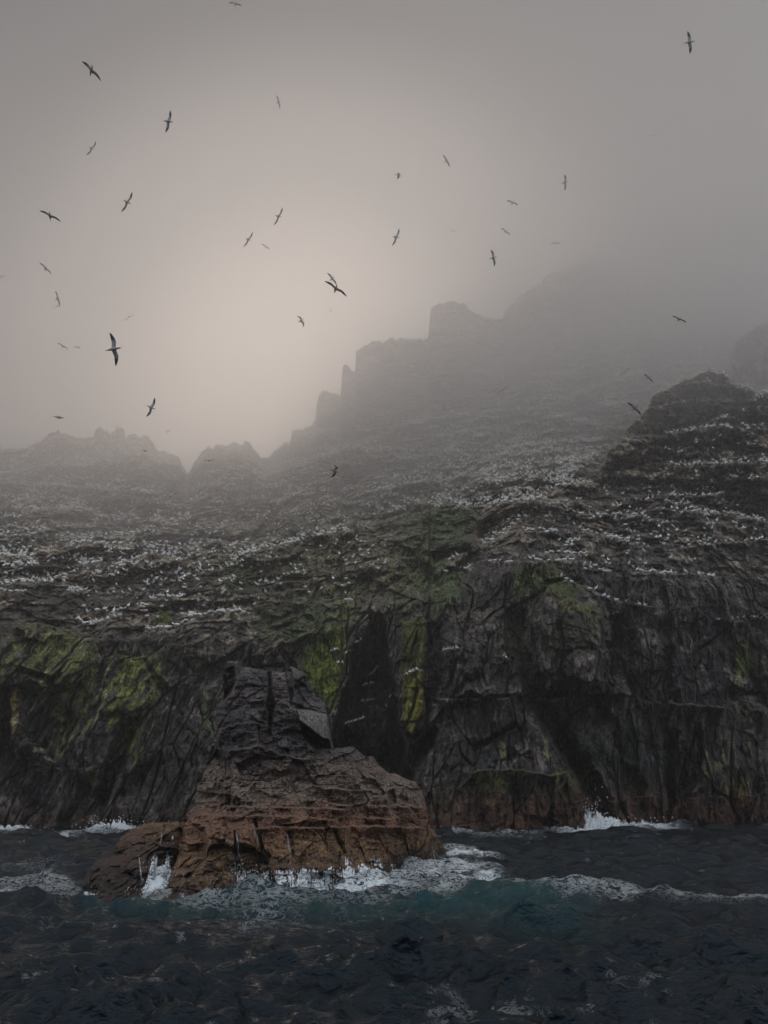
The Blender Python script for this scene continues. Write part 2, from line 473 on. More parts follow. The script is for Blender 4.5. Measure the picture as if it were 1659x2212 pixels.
RIDGE = [(-520,1000),(-300,960),(-120,975),(-40,960),(0,965),(35,970),(40,973),(62,965),(80,955),(100,940),(125,931),(150,942),(165,948),(200,944),(207,928),(218,924),(225,938),(230,925),(236,937),
 (250,927),(262,926),(272,938),(325,945),(340,965),(370,980),(388,985),(395,1005),(405,1018),(420,1000),(432,980),(450,968),(470,960),(485,968),(495,966),(505,960),(520,956),(540,957),
 (545,968),(560,978),(566,990),(580,985),(600,975),(612,960),(628,955),(632,930),(640,926),(665,925),(682,910),(683,880),(690,855),(695,850),(730,850),(735,858),(740,795),(745,790),(760,795),(768,796),
 (765,750),(800,745),(830,735),(855,728),(880,735),(910,735),(925,725),(930,665),(945,655),(960,650),(1000,655),(1030,680),(1060,690),(1090,680),(1120,640),(1180,600),(1260,560),(1340,590),(1450,620),(1560,650),(1620,700),(1659,690),(1760,660),(1900,700),(2200,760)]

NC, NR = 1180, 640
xs = np.concatenate([np.linspace(-520, -60, 70)[:-1], np.linspace(-60, 1720, NC - 140), np.linspace(1720, 2200, 72)[1:]])
NC = len(xs)
rid = np.interp(xs, [p[0] for p in RIDGE], [p[1] for p in RIDGE])
q = np.stack([xs * 0.045, xs * 0, xs * 0], -1)
rid = rid + 9 * (facets(xs / 16 + 3, xs * 0 + .5, 55)[0]) + 6 * fbm(q * 4, 33, 4, 0.65) + 7 * fbm(q, 31, 4, 0.62) * np.interp(xs, [900, 1100], [1, 2.5])
ckeys = sorted(COLS)
anch = np.array([COLS[k] for k in ckeys], float)          # (cols, 6, 2)
A = np.empty((NC, 6, 2))
for i in range(6):
    for j in range(2):
        A[:, i, j] = np.interp(xs, ckeys, anch[:, i, j])
kern = np.hanning(61); kern /= kern.sum()
for i in range(6):
    for j in range(2):
        A[:, i, j] = np.convolve(np.pad(A[:, i, j], 30, mode='edge'), kern, 'valid')
A[:, 5, 0] = np.minimum(rid, A[:, 4, 0] - 5)
t = np.linspace(0, 1, NR)[:, None]
FOOT = 1850.0
PY = FOOT + (A[None, :, 5, 0] - FOOT) * t                 # rows from below the water to the skyline
PX = np.repeat(xs[None, :], NR, 0)
# planar pieces: 1/Y is linear in tan(elevation)
def tel(py):
    return ray(0.0, py)[1]
T = tel(PY)
Y = np.empty_like(PY)
_q = np.stack([PX * 0.011, PY * 0.011, PX * 0], -1)
TN = tel(PY + (26 * fbm(_q, 35, 4, 0.6)) * sstep(0.03, 0.15, t) * (1 - sstep(0.85, 1.0, t)))
for c in range(NC):
    tt = tel(A[c, :, 0]); iv = 1 / A[c, :, 1]
    Y[:, c] = 1 / np.interp(TN[:, c], tt, iv)
# under the waterline keep going straight down
foot_t = tel(A[:, 0, 0])[None]
Y = np.where(T < foot_t, A[None, :, 0, 1], Y)

_q = np.stack([PX * 0.03, PY * 0.022, PX * 0], -1)
VX = PX + 11 * fbm(_q, 36, 4, 0.62); VY = PY + 14 * fbm(_q, 37, 4, 0.62)
def push(poly, d, soft):
    global Y
    if soft < 2.4: Y += d * poly_mask(PX, PY, poly, soft)
    else: Y += d * poly_mask(VX, VY, poly, soft + 1)

# the crag in the mist at the right stands well in front of the slope behind it
crag = [(1290,1040),(1312,975),(1345,945),(1368,908),(1398,882),(1405,850),(1440,834),(1490,814),(1530,797),(1560,806),(1590,830),(1630,840),(1720,858),(2200,880),(2200,1040)]
mk = poly_mask(PX + 0.6 * (VX - PX), PY + 0.6 * (VY - PY), crag, 3.0)
crY = 1 / np.interp(PY, [790, 1040], [1 / 172, 1 / 152])
Y = Y * (1 - mk) + np.minimum(crY, Y) * mk
crag2 = [(1500,1000),(1570,800),(1590,735),(1640,700),(1700,690),(2200,700),(2200,1000)]
mk2 = poly_mask(PX, PY, crag2, 5) * (1 - mk)
Y = Y * (1 - mk2) + np.minimum(Y, 270) * mk2
# the knoll and the far left head are rounded masses
push([(400,1018),(430,975),(470,955),(540,950),(575,990),(560,1040),(470,1060)], -12, 30)
push([(60,960),(125,925),(240,920),(340,950),(395,1010),(300,1040),(100,1040)], -14, 40)

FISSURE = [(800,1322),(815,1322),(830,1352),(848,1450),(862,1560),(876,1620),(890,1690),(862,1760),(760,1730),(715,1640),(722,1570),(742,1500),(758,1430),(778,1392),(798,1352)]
push(FISSURE, 13, 4)
push([(745,1570),(810,1500),(850,1480),(860,1600),(800,1640)], -5, 18)
push([(1085,1330),(1135,1318),(1150,1400),(1180,1480),(1205,1545),(1240,1600),(1295,1690),(1330,1770),(1290,1770),(1215,1640),(1150,1530),(1110,1420)], 5.5, 12)
push([(1195,1555),(1225,1590),(1290,1680),(1310,1740),(1265,1700),(1215,1610)], 4, 4)
push([(905,1600),(940,1560),(948,1585),(905,1665),(880,1700),(868,1688)], 7, 3)
push([(866,1342),(925,1340),(922,1480),(912,1585),(872,1580),(866,1470)], -4, 6)
push([(925,1345),(955,1345),(940,1500),(915,1590),(918,1480)], 3, 5)
push([(1150,1345),(1175,1285),(1225,1268),(1290,1292),(1312,1335),(1305,1420),(1295,1480),(1180,1490),(1158,1420)], -6, 14)
push([(1150,1345),(1175,1300),(1225,1290),(1290,1312),(1312,1345),(1305,1400),(1180,1400)], -1.5, 4)
push([(1310,1330),(1350,1335),(1365,1400),(1360,1460),(1300,1470),(1312,1400)], 4, 8)
push([(1340,1340),(1420,1365),(1440,1420),(1370,1470),(1345,1420)], -2.5, 8)
push([(1238,1408),(1345,1402),(1362,1500),(1232,1508)], -3.5, 4)
push([(880,1700),(950,1500),(1060,1470),(1150,1560),(1230,1660),(1262,1740),(1250,1830),(880,1830)], -4, 18)
push([(965,1330),(1080,1320),(1100,1400),(1150,1500),(1000,1510),(960,1420)], -3, 10)
push([(975,1392),(1040,1388),(1045,1500),(950,1502),(958,1425)], -2, 4)
push([(262,1560),(302,1540),(272,1640),(225,1740),(200,1720)], 5, 7)
push([(0,1480),(18,1478),(22,1600),(0,1640)], 5, 4)
push([(42,1485),(120,1500),(170,1560),(120,1640),(50,1600)], 3, 8)
push([(0,1345),(210,1375),(205,1440),(180,1480),(90,1475),(0,1480)], -2.5, 4)
push([(225,1425),(350,1410),(352,1480),(300,1540),(220,1540)], -2, 8)
push([(-300,1500),(230,1700),(240,1850),(-300,1850)], 3, 25)
push([(950,1078),(990,1068),(1030,1118),(1032,1185),(950,1245),(905,1210)], -7, 6)
push([(1430,1400),(1452,1395),(1450,1480),(1440,1545),(1425,1545),(1436,1470)], 4, 3)
push([(1440,1600),(1452,1620),(1458,1740),(1445,1760),(1436,1690)], 4, 3)
push([(1478,1620),(1486,1690),(1484,1760),(1472,1760)], 3, 2.5)
push([(1510,1570),(1525,1640),(1490,1730),(1480,1720),(1500,1650)], 3, 2.5)
push([(1570,1480),(1659,1500),(1659,1530),(1560,1510)], 3, 5)
push([(1615,1330),(1640,1330),(1645,1500),(1620,1500)], 3, 5)
push([(1330,1530),(1345,1640),(1400,1700),(1390,1760),(1340,1700)], 2.5, 5)
push([(1560,1032),(1620,1022),(1720,1030),(1720,1100),(1575,1100),(1590,1060)], -8, 4)
push([(960,1222),(965,1205),(1005,1192),(1012,1203),(985,1226)], -2.5, 1.8)
for (a_, b_, c_, d_, e_) in [(1010,1140,1065,1098,6),(1030,1122,1090,1082,5),(1060,1118,1110,1095,5),(1085,1100,1150,1070,6),(1120,1092,1170,1068,5)]:
    push([(a_, b_), (c_, d_), (c_ + 6, d_ + e_), (a_ + 8, b_ + e_)], -3, 1.5)

# ledge steps: below a ledge line the rock bulges towards the sea
guano = np.zeros_like(Y)
def ledge(pts, depth, reach=26, g=1.0, gw=3.5, broken=False):
    global Y, guano
    P = np.array(pts, float)
    sel = (PX > P[:, 0].min() - 45) & (PX < P[:, 0].max() + 45) & (PY > P[:, 1].min() - 30) & (PY < P[:, 1].max() + reach * 2.5)
    if not sel.any(): return
    x_, y_ = PX[sel], PY[sel]
    wob = 2.0 * gnoise(np.stack([x_ * 0.06, y_ * 0 + depth, y_ * 0 + 1.5], -1), 77)
    if broken: wob = wob + 9 * fbm(np.stack([x_ * 0.018, y_ * 0 + depth, y_ * 0 + 2.5], -1), 79, 4, 0.6)
    order = np.argsort(P[:, 0], kind='stable')
    mono = np.all(np.diff(P[:, 0]) > 0)
    if mono:
        ly = np.interp(x_, P[:, 0], P[:, 1]) + wob
        s = ly - y_
        ends = sstep(P[0, 0] - 30, P[0, 0] + 8, x_) * (1 - sstep(P[-1, 0] - 8, P[-1, 0] + 30, x_))
    else:
        d_, s = line_dist(x_, y_, P); s = s + wob; ends = 1 - sstep(12, 30, np.abs(d_) - np.abs(s))
    if broken: ends = ends * sstep(-0.25, 0.15, fbm(np.stack([x_ * 0.022, y_ * 0.004, y_ * 0 + depth], -1), 78, 3))
    dn = np.where(s < 0, np.exp(s / reach), 0) + np.where(s >= 0, 1 - sstep(0, 3.0, s), 0) * (s >= 0)
    Y[sel] -= depth * dn * ends
    gg = (np.exp(-np.abs(s) / gw) + 0.5 * np.where(s < 0, np.exp(s / (gw * 3.2)), 0)) * ends * g
    guano[sel] = np.maximum(guano[sel], gg)
for (pts, nb, dep, sp, own, sz, where) in LEDGES:
    k = np.interp(np.mean([p[1] for p in pts]), [1000, 1300], [0.9, 0.55])
    ledge(pts, dep * k, reach=16 + dep * 2, g=min(1, 0.35 + nb / 70))
for pts, nb in SMALL_LEDGES:
    ledge(pts, 1.2, reach=10, g=0.55, gw=2.5)
for pts, dep, g in [([(940,1508),(1010,1512),(1100,1510),(1240,1512),(1330,1508),(1400,1518),(1480,1520),(1580,1532),(1659,1535)], 3.5, 0.45),
                 ([(1360,1345),(1450,1320),(1500,1310),(1540,1345),(1659,1345)], 3, 0.4),
                 ([(1025,1668),(1130,1664),(1200,1672),(1270,1664)], 3, 0.15),
                 ([(0,1345),(100,1352),(200,1378),(330,1395),(450,1385)], 2.5, 0.1),
                 ([(440,1250),(520,1290),(640,1300)], 2, 0.15),
                 ([(600,1392),(660,1380),(700,1362)], 1.5, 0.4),
                 ([(560,1395),(640,1400)], 1.5, 0.35),
                 ([(560,1270),(620,1255),(700,1250),(760,1262)], 2, 0.2),
                 ([(1310,1730),(1400,1720),(1500,1725),(1659,1715)], 1.6, 0.0),
                 ([(0,1650),(150,1660),(330,1655)], 1.2, 0.0),
                 ([(640,1080),(700,1075),(760,1090),(830,1085)], 4, 0.1),
                 ([(560,1110),(640,1100),(700,1105)], 4, 0.1)]:
    ledge(pts, dep, g=g * 0.8, broken=True)

P0 = unproject(PX, PY, Y)
brink = np.interp(PX, [0, 250, 450, 640, 720, 800, 880, 960, 1100, 1250, 1400, 1520, 1659], [1345, 1385, 1400, 1385, 1340, 1315, 1320, 1235, 1195, 1215, 1250, 1240, 1260])
steep = sstep(-45, 40, VY - brink + 26 * gnoise(np.stack([PX * 0.02, PY * 0.02, PY * 0], -1), 5))
steep = np.maximum(steep, 0.75 * sstep(1180, 1330, PX) * sstep(985, 1060, PY) * sstep(-.1, .12, gnoise(np.stack([PX * 0.012, PY * 0.05, PX * 0], -1), 6)))   # 1 on the sea wall, 0 on the slope above
slope_w = 1 - steep
X0, Z0 = P0[..., 0], P0[..., 2]
wx = 2.5 * gnoise(P0 * 0.09, 11); wz = 2.5 * gnoise(P0 * 0.09, 12)
lean = -0.25 * Z0
D = np.zeros_like(Y)
# broad swells
D += 5.0 * gnoise(P0 * np.array([0.035, 0.02, 0.03]), 21) * (0.4 + slope_w)
# big blocks
o, e, cid0 = facets((X0 + lean * 0.4 + wx) / 9, (Z0 + wz) / np.where(steep > .5, 16, 8), 101, 1.2)
D += 3.0 * o * (0.7 + 0.8 * slope_w)
D += 0.5 * (1 - sstep(0, 0.05, e)) * steep * sstep(-.1, .3, gnoise(P0 * 0.08, 16))
o, e1, cid1 = facets((X0 + lean * 0.5 + wx * .7) / 3.6, (Z0 + wz * .6) / 7.5 , 102, 1.2)
D += (1.5 * o + 0.35 * (1 - sstep(0, 0.06, e1)) * sstep(-.1, .3, gnoise(P0 * 0.15, 19))) * (0.25 + 0.75 * steep)
o, e2, cid2 = facets((X0 + wx * .6) / 3.2 + Y * 0.03, (Z0 + wz * .4) / 1.9, 103, 1.3)
D += 2.2 * o * slope_w
o, e3, cid3 = facets((X0 + lean * 0.3 + wx * .5) / 1.4, (Z0 + wz * .5) / 2.4, 104, 1.3)
D += 0.95 * o
D -= 0.6 * steep * ((((Z0 - .12 * X0 + 1.2 * gnoise(P0 * .15, 23)) / 3.4) % 1.0) - .5) * sstep(-.1, .25, gnoise(P0 * .1, 24))
o, e4, cid4 = facets((X0 + 0.3 * wx) / 0.6, (Z0 + .3 * wz) / 0.8, 105, 1.3)
D += 0.42 * o
# thin bedding on the slope, tilted like the strata in the photograph
bed = Z0 * 0.85 - X0 * 0.13 + 1.6 * gnoise(P0 * 0.12, 14)
fr = (bed / 2.6) % 1.0
D -= 1.1 * (fr - 0.5) * slope_w * (0.4 + sstep(-0.1, 0.3, gnoise(P0 * 0.07, 15)))
fr2 = (bed / 7.5 + 0.3) % 1.0
D -= 3.0 * (fr2 - 0.5) * slope_w
# open joints: narrow, deep, mostly upright
joint = np.zeros_like(Y)
for (su, sv, dep_, w_, sd_) in ((5.2, 17.0, 2.4, 0.045, 111), (2.1, 6.5, 1.1, 0.06, 112)):
    o_, e_, c_ = facets((X0 + lean * 0.7 + wx * .8) / su, (Z0 + wz * .8) / sv, sd_, 1.3)
    jj = (1 - sstep(w_ * .35, w_, e_)) * sstep(-.12, .12, gnoise(P0 * 0.11, sd_ + 5)) * (0.35 + 0.65 * steep)
    D += dep_ * jj + 1.3 * o_ * steep
    joint = np.maximum(joint, jj)
# upright flutes on the wall
fl = gnoise(np.stack([(X0 + lean * 0.9) * 0.9, Y * 0.2, Z0 * 0.07], -1), 17)
fl2 = gnoise(np.stack([(X0 + lean * 0.9) * 2.4, Y * 0.2, Z0 * 0.22], -1), 20)
D += (1.1 * fl + 0.5 * fl2) * steep
D += 0.5 * fbm(P0 * 0.5, 18, 6, 0.66)
D += 1.5 * steep * fbm(P0 * np.array([0.16, 0.16, 0.10]), 22, 3)
Y2 = Y + D * np.clip(Y / 110, 0.8, 2.2)
Y2 = np.maximum(Y2, 70)
CL = unproject(PX, PY, Y2)

# --- colour of the rock itself
def mixc(c, col, w):
    return c * (1 - w[..., None]) + np.array(col) * w[..., None]
nA = fbm(P0 * 0.12, 41, 4); nB = fbm(P0 * 0.55, 45, 3)
streak = 0.9 * gnoise(np.stack([(X0 + lean * 0.8) * 1.3, Y * 0.3, Z0 * 0.12], -1), 46) + 0.8 * gnoise(np.stack([(X0 + lean * 0.8) * 4, Y * 0.3, Z0 * 0.3], -1), 47)
col = np.empty(Y.shape + (3,)); col[:] = (0.046, 0.041, 0.044)
col = mixc(col, (0.082, 0.072, 0.066), sstep(-0.15, 0.45, nA) * 0.8)
col = mixc(col, (0.46, 0.39, 0.31), slope_w * sstep(-0.25, 0.35, nB + 0.4 * nA) * 0.8)
col = mixc(col, (0.022, 0.021, 0.027), sstep(0.5, 0.9, cid1) * 0.7 * steep)
col = mixc(col, (0.060, 0.054, 0.050), slope_w * sstep(0.02, 0.32, fbm(P0 * np.array([0.07, 0.05, 0.13]), 48, 4)) * 0.85)
col = mixc(col, (0.20, 0.172, 0.158), steep * sstep(0.08, 0.45, fbm(P0 * 0.22, 49, 5, 0.65)) * 0.7)
col = mixc(col, (0.19, 0.168, 0.150), sstep(0.15, 0.5, streak) * 0.6 * steep)
col = mixc(col, (0.05, 0.052, 0.045), sstep(0.5, 0.9, cid0) * 0.6)
WX = PX + 9 * gnoise(P0 * 0.5, 301) + 5 * gnoise(P0 * 1.5, 302) + 3 * streak
WY = PY + 16 * gnoise(P0 * np.array([0.9, 0.3, 0.25]), 303) + 8 * gnoise(P0 * 1.4, 304)
col = mixc(col, (0.014, 0.013, 0.016), joint * 0.8)
def moss(poly, c, k, soft=14, th=-0.25):
    global col
    m_ = poly_mask(WX, WY, poly, soft + 3)
    w = m_ * sstep(th - 0.25, th + 0.35, streak * 0.7 + nB * 0.6) * k
    col = mixc(col, c, w)
GB, GD, GY = (0.150, 0.190, 0.034), (0.070, 0.095, 0.045), (0.190, 0.180, 0.036)
moss([(655,1425),(690,1385),(745,1350),(742,1440),(722,1530),(700,1510),(670,1470)], GB, 1.0, 14, -0.45)
moss([(680,1450),(705,1410),(715,1440),(705,1500)], (0.13,0.17,0.02), 0.9, 10)
moss([(867,1340),(922,1340),(918,1450),(870,1460)], (0.085,0.105,0.025), 0.9, 6, -0.4)
moss([(872,1458),(912,1450),(912,1540),(892,1590),(874,1570)], GY, 1.0, 4, -0.5)
moss([(878,1590),(905,1590),(900,1650),(885,1640)], GD, 0.9, 6)
moss([(265,1420),(348,1418),(352,1460),(345,1500),(305,1525),(285,1640),(265,1560),(225,1540),(240,1490)], (0.165,0.180,0.050), 0.95, 12, -0.2)
moss([(60,1350),(130,1355),(215,1392),(205,1470),(165,1580),(130,1640),(120,1560),(100,1480),(60,1440)], (0.14,0.155,0.055), 0.95, 14, -0.2)
moss([(-80,1345),(70,1355),(60,1475),(-80,1480)], (0.13,0.135,0.07), 0.85, 12, -0.1)
moss([(22,1482),(44,1490),(42,1570),(28,1590),(18,1520)], (0.20,0.115,0.03), 0.9, 8, -0.1)
moss([(338,1302),(362,1302),(372,1350),(330,1356)], (0.085,0.11,0.03), 1.0, 5, -0.5)
moss([(480,1220),(560,1178),(570,1250),(520,1290),(490,1280)], GD, 0.9, 14, -0.3)
moss([(945,1075),(1030,1110),(1030,1190),(970,1240),(870,1320),(850,1200),(890,1110)], GD, 1.0, 18, -0.4)
moss([(560,1290),(700,1300),(740,1350),(650,1400),(560,1380)], GD, 0.9, 18, -0.3)
moss([(720,1290),(780,1280),(770,1340),(720,1345)], GB, 0.6, 10, -0.3)
moss([(910,1240),(1010,1230),(990,1290),(930,1320)], GD, 1.0, 12, -0.4)
moss([(1110,1225),(1200,1218),(1250,1270),(1240,1300),(1180,1280),(1110,1290)], (0.07,0.09,0.03), 1.0, 12, -0.4)
moss([(1205,1300),(1290,1308),(1300,1330),(1210,1322)], (0.15,0.15,0.06), 0.9, 5, -0.4)
moss([(1165,1340),(1300,1340),(1280,1420),(1180,1430)], (0.07,0.08,0.04), 0.6, 15, -0.2)
moss([(1588,1388),(1625,1385),(1632,1440),(1600,1462)], (0.12,0.15,0.02), 0.9, 7, -0.35)
moss([(1022,1672),(1135,1662),(1120,1700),(1045,1712)], (0.13,0.14,0.045), 0.95, 5, -0.2)
moss([(1050,1712),(1090,1710),(1062,1745),(1048,1740)], (0.16,0.14,0.05), 0.8, 4, -0.1)
moss([(1190,1672),(1275,1664),(1265,1684),(1222,1732),(1200,1700)], (0.12,0.125,0.04), 0.95, 5, -0.2)
moss([(1515,1692),(1585,1590),(1592,1620),(1560,1668),(1530,1715)], (0.20,0.21,0.09), 0.9, 4, 0.0)
moss([(1610,1530),(1640,1560),(1630,1640),(1605,1640)], (0.15,0.16,0.08), 0.8, 6, 0.1)
moss([(1562,1700),(1612,1688),(1605,1742),(1575,1738)], (0.17,0.15,0.03), 0.95, 6, -0.3)
moss([(1080,1598),(1092,1598),(1090,1640),(1078,1642)], (0.30,0.32,0.14), 1.0, 2, -0.4)
moss([(1176,1596),(1186,1596),(1182,1640),(1174,1640)], (0.25,0.27,0.14), 0.8, 2, -0.2)
moss([(180,1675),(250,1675),(240,1710),(200,1712)], (0.12,0.13,0.05), 0.8, 10, 0.0)
moss([(280,1530),(310,1530),(298,1630),(284,1630)], (0.13,0.14,0.05), 0.9, 4, -0.2)
moss([(440,1500),(475,1480),(465,1600),(430,1600)], GD, 0.9, 12, -0.2)
moss([(560,1150),(760,1130),(900,1160),(880,1300),(620,1290)], (0.14,0.14,0.085), 0.75, 40, -0.3)
moss([(380,1180),(560,1130),(700,1090),(900,1030),(960,1100),(860,1330),(600,1380),(400,1300)], (0.11,0.115,0.07), 0.45, 50, 0.0)
moss([(1040,1330),(1120,1330),(1130,1400),(1060,1420)], GD, 0.6, 16, 0.0)
moss([(370,1400),(480,1400),(460,1480),(380,1480)], (0.085,0.095,0.05), 0.6, 20, 0.0)
# pale flow marks of droppings on the wall and scree
m_ = poly_mask(PX, PY, [(-80,1350),(360,1400),(300,1620),(-80,1640)], 40)
col = mixc(col, (0.34, 0.33, 0.21), m_ * sstep(0.22, 0.5, streak) * 0.9)
m_ = poly_mask(PX, PY, [(1180,1110),(1659,1110),(1659,1320),(1250,1300)], 30)
col = mixc(col, (0.16, 0.145, 0.125), m_ * sstep(0.25, 0.6, streak) * 0.6)
for poly, c_, k_ in [([(-80,1350),(60,1360),(210,1395),(200,1600),(110,1660),(60,1500),(-80,1500)], (0.20,0.215,0.07), .9), ([(225,1410),(355,1410),(350,1520),(300,1660),(230,1600)], (0.22,0.24,0.07), .9),
                 ([(640,1360),(760,1340),(740,1440),(725,1600),(690,1530),(660,1470)], (0.19,0.22,0.06), .8), ([(860,1200),(1030,1110),(1030,1330),(930,1400),(860,1350)], (0.12,0.15,0.06), .7),
                 ([(1090,1230),(1260,1230),(1290,1340),(1130,1400)], (0.14,0.16,0.06), .6), ([(1560,1340),(1700,1340),(1700,1500),(1580,1520)], (0.17,0.19,0.05), .6), ([(1480,1560),(1640,1540),(1640,1760),(1540,1760)], (0.20,0.20,0.08), .45)]:
    col = mixc(col, c_, poly_mask(WX, WY, poly, 20) * sstep(0.10, 0.40, streak + .25 * nB) * k_)
# dark wet band and brown weed above the water
zz = Z0 + 1.6 * nB
brown = (1 - sstep(1.5, np.interp(PX, [0, 600, 900, 1250, 1659], [3.0, 3.0, 5.5, 7.0, 5.5]) + 0.001, zz))
brown = np.clip(brown, 0, 1) * np.interp(PX, [-300, 0, 300, 800, 950], [0.5, 0.5, 0.35, 0.8, 1.0])
col = mixc(col, (0.088, 0.045, 0.027), brown * 0.85)
# droppings on and just under the ledges
gd = sstep(0.30, 0.95, guano + 0.45 * streak * (guano > 0.12) + 0.35 * nB)
col = mixc(col, (0.36, 0.32, 0.26), gd * 0.75)
# pale leaning slabs
for poly in ([(960,1224),(965,1206),(1005,1192),(1014,1203),(985,1228)],):
    col = mixc(col, (0.20, 0.165, 0.135), poly_mask(PX, PY, poly, 2))
m_ = poly_mask(PX, PY, [(1000,1150),(1060,1090),(1190,1060),(1190,1100),(1130,1150),(1040,1190)], 14)
col = mixc(col, (0.20, 0.17, 0.145), m_ * 0.55)
col = mixc(col, (0.02, 0.021, 0.03), poly_mask(PX, PY, FISSURE, 5) * 0.7)  # fissure interior: cave shade painted into the rock colour
col = np.clip(col * np.array([1.42, 1.36, 1.28]), 0.004, 0.85)

# back of the island, falling away behind the skyline
back = []
backc = []
for k, (dy, dz) in enumerate([(1.5, -0.3), (6, -5), (18, -22), (40, -60), (70, -700)]):
    b_ = CL[-1].copy(); b_[:, 1] += dy; b_[:, 2] += dz
    b_[:, 2] = np.maximum(b_[:, 2], -3); back.append(b_); backc.append(col[-1])
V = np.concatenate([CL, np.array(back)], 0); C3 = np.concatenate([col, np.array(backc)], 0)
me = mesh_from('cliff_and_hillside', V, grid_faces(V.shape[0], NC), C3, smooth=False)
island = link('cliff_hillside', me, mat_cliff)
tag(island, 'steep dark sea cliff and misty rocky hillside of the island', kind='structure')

def terrain_at(px, py):
    c = np.clip(np.searchsorted(xs, px), 1, NC - 1)
    if px - xs[c - 1] < xs[c] - px: c -= 1
    r = (FOOT - py) / (FOOT - A[c, 5, 0]) * (NR - 1)
    r = int(min(max(round(r), 0), NR - 1))
    return CL[r, c]

# ------------------------------------------------------------------ gannets
def lathe_rings(rings, k=8):
    """rings: (centre(3), half width, half height, axis tilt) joined along their order"""
    V, Q = [], []
    for (c, w, h) in rings:
        for i in range(k):
            a = 2 * math.pi * i / k
            V.append((c[0], c[1] + w * math.cos(a), c[2] + h * math.sin(a)))
    n = len(rings)
    for r in range(n - 1):
        for i in range(k):
            Q.append((r * k + i, r * k + (i + 1) % k, (r + 1) * k + (i + 1) % k, (r + 1) * k + i))
    return V, Q

WHITE, BUFF, BLACK, GREY = (0.90, 0.89, 0.86), (0.62, 0.50, 0.30), (0.018, 0.017, 0.017), (0.22, 0.25, 0.29)

def sitting_gannet(pose):
    """a gannet on its nest: body, folded wings with dark tips, neck, head and bill in one mesh; base at z=0, facing +X"""
    tilt = {'sit': 0.16, 'stand': 0.62, 'low': 0.05, 'preen': 0.3}[pose]
    z0 = {'sit': 0.17, 'stand': 0.33, 'low': 0.16, 'preen': 0.24}[pose]
    rings, cols = [], []
    def ax(s, up=0.0):
        return (s * math.cos(tilt), 0, z0 + s * math.sin(tilt) + up)
    body = [(-0.50, .012, .008, BLACK), (-0.40, .045, .03, BLACK), (-0.30, .08, .06, BLACK), (-0.27, .085, .065, WHITE), (-0.14, .13, .12, WHITE), (0.02, .155, .155, WHITE), (0.15, .14, .15, WHITE), (0.24, .10, .12, WHITE)]
    for s, w, h, c in body:
        rings.append((ax(s), w, h)); cols.append(c)
    bx, _, bz = ax(0.24)
    if pose == 'low':
        neck = [(0.07, 0.10, .06), (0.10, 0.17, .05)]; hz = 0.20; hx = 0.13
    elif pose == 'preen':
        neck = [(0.05, 0.12, .06), (0.00, 0.20, .05)]; hz = 0.22; hx = -0.06
    else:
        neck = [(0.06, 0.12, .065), (0.07, 0.22, .05)]; hz = 0.31; hx = 0.09
    for nx, nz, r in neck:
        rings.append(((bx + nx * .6, 0, bz + nz), r * .9, r)); cols.append(WHITE if nz < .15 else BUFF)
    sg = -1 if pose == 'preen' else 1
    rings.append(((bx + hx * .6, 0, bz + hz), .052, .06)); cols.append(BUFF)
    rings.append(((bx + hx * .6 + sg * .06, 0, bz + hz + .015), .042, .045)); cols.append(BUFF)
    rings.append(((bx + hx * .6 + sg * .10, 0, bz + hz - .005), .018, .02)); cols.append(GREY)
    rings.append(((bx + hx * .6 + sg * .20, 0, bz + hz - .03), .003, .004)); cols.append(GREY)
    V, Q = lathe_rings(rings)
    C = [c for c in cols for _ in range(8)]
    # folded wings lying along the flanks
    for sd in (-1, 1):
        b0 = len(V)
        w = [(0.17, .10, .07), (0.02, .155, .09), (-0.18, .13, .07), (-0.36, .07, .05), (-0.52, .02, .03)]
        for i, (s, y_, h) in enumerate(w):
            c_ = ax(s, 0.03)
            for (dy, dz) in ((0, h), (sd * .025, 0), (0, -h * .6), (-sd * .03, 0)):
                V.append((c_[0], sd * y_ + dy, c_[2] + dz)); C.append(WHITE if i < 3 else BLACK)
        for i in range(len(w) - 1):
            for j in range(4):
                Q.append((b0 + i * 4 + j, b0 + i * 4 + (j + 1) % 4, b0 + (i + 1) * 4 + (j + 1) % 4, b0 + (i + 1) * 4 + j))
    if pose == 'stand':
        for sd in (-1, 1):
            b0 = len(V)
            for zz_ in (0.0, 0.22):
                for (dx, dy) in ((-.012, -.012), (.012, -.012), (.012, .012), (-.012, .012)):
                    V.append((dx + 0.02, sd * .055 + dy, zz_)); C.append(BLACK)
            for j in range(4):
                Q.append((b0 + j, b0 + (j + 1) % 4, b0 + 4 + (j + 1) % 4, b0 + 4 + j))
    return np.array(V, float), np.array(Q), np.array(C, float)

POSES = {p: sitting_gannet(p) for p in ('sit', 'stand', 'low', 'preen')}
pose_mesh = {}
for p, (v, q_, c_) in POSES.items():
    me = mesh_from('gannet_' + p, v, q_, c_); me.materials.append(mat_bird); pose_mesh[p] = me

def rot_z(v, a):
    c, s = math.cos(a), math.sin(a)
    return np.stack([v[:, 0] * c - v[:, 1] * s, v[:, 0] * s + v[:, 1] * c, v[:, 2]], -1)

far_V, far_Q, far_C, far_n = [], [], [], 0
def far_bird(pos, heading, pose, size, tone=1.0):
    global far_n
    v, q_, c_ = POSES[pose]
    far_V.append(rot_z(v, heading) * size + pos); far_Q.append(q_ + far_n); far_C.append(c_ * tone); far_n += len(v)

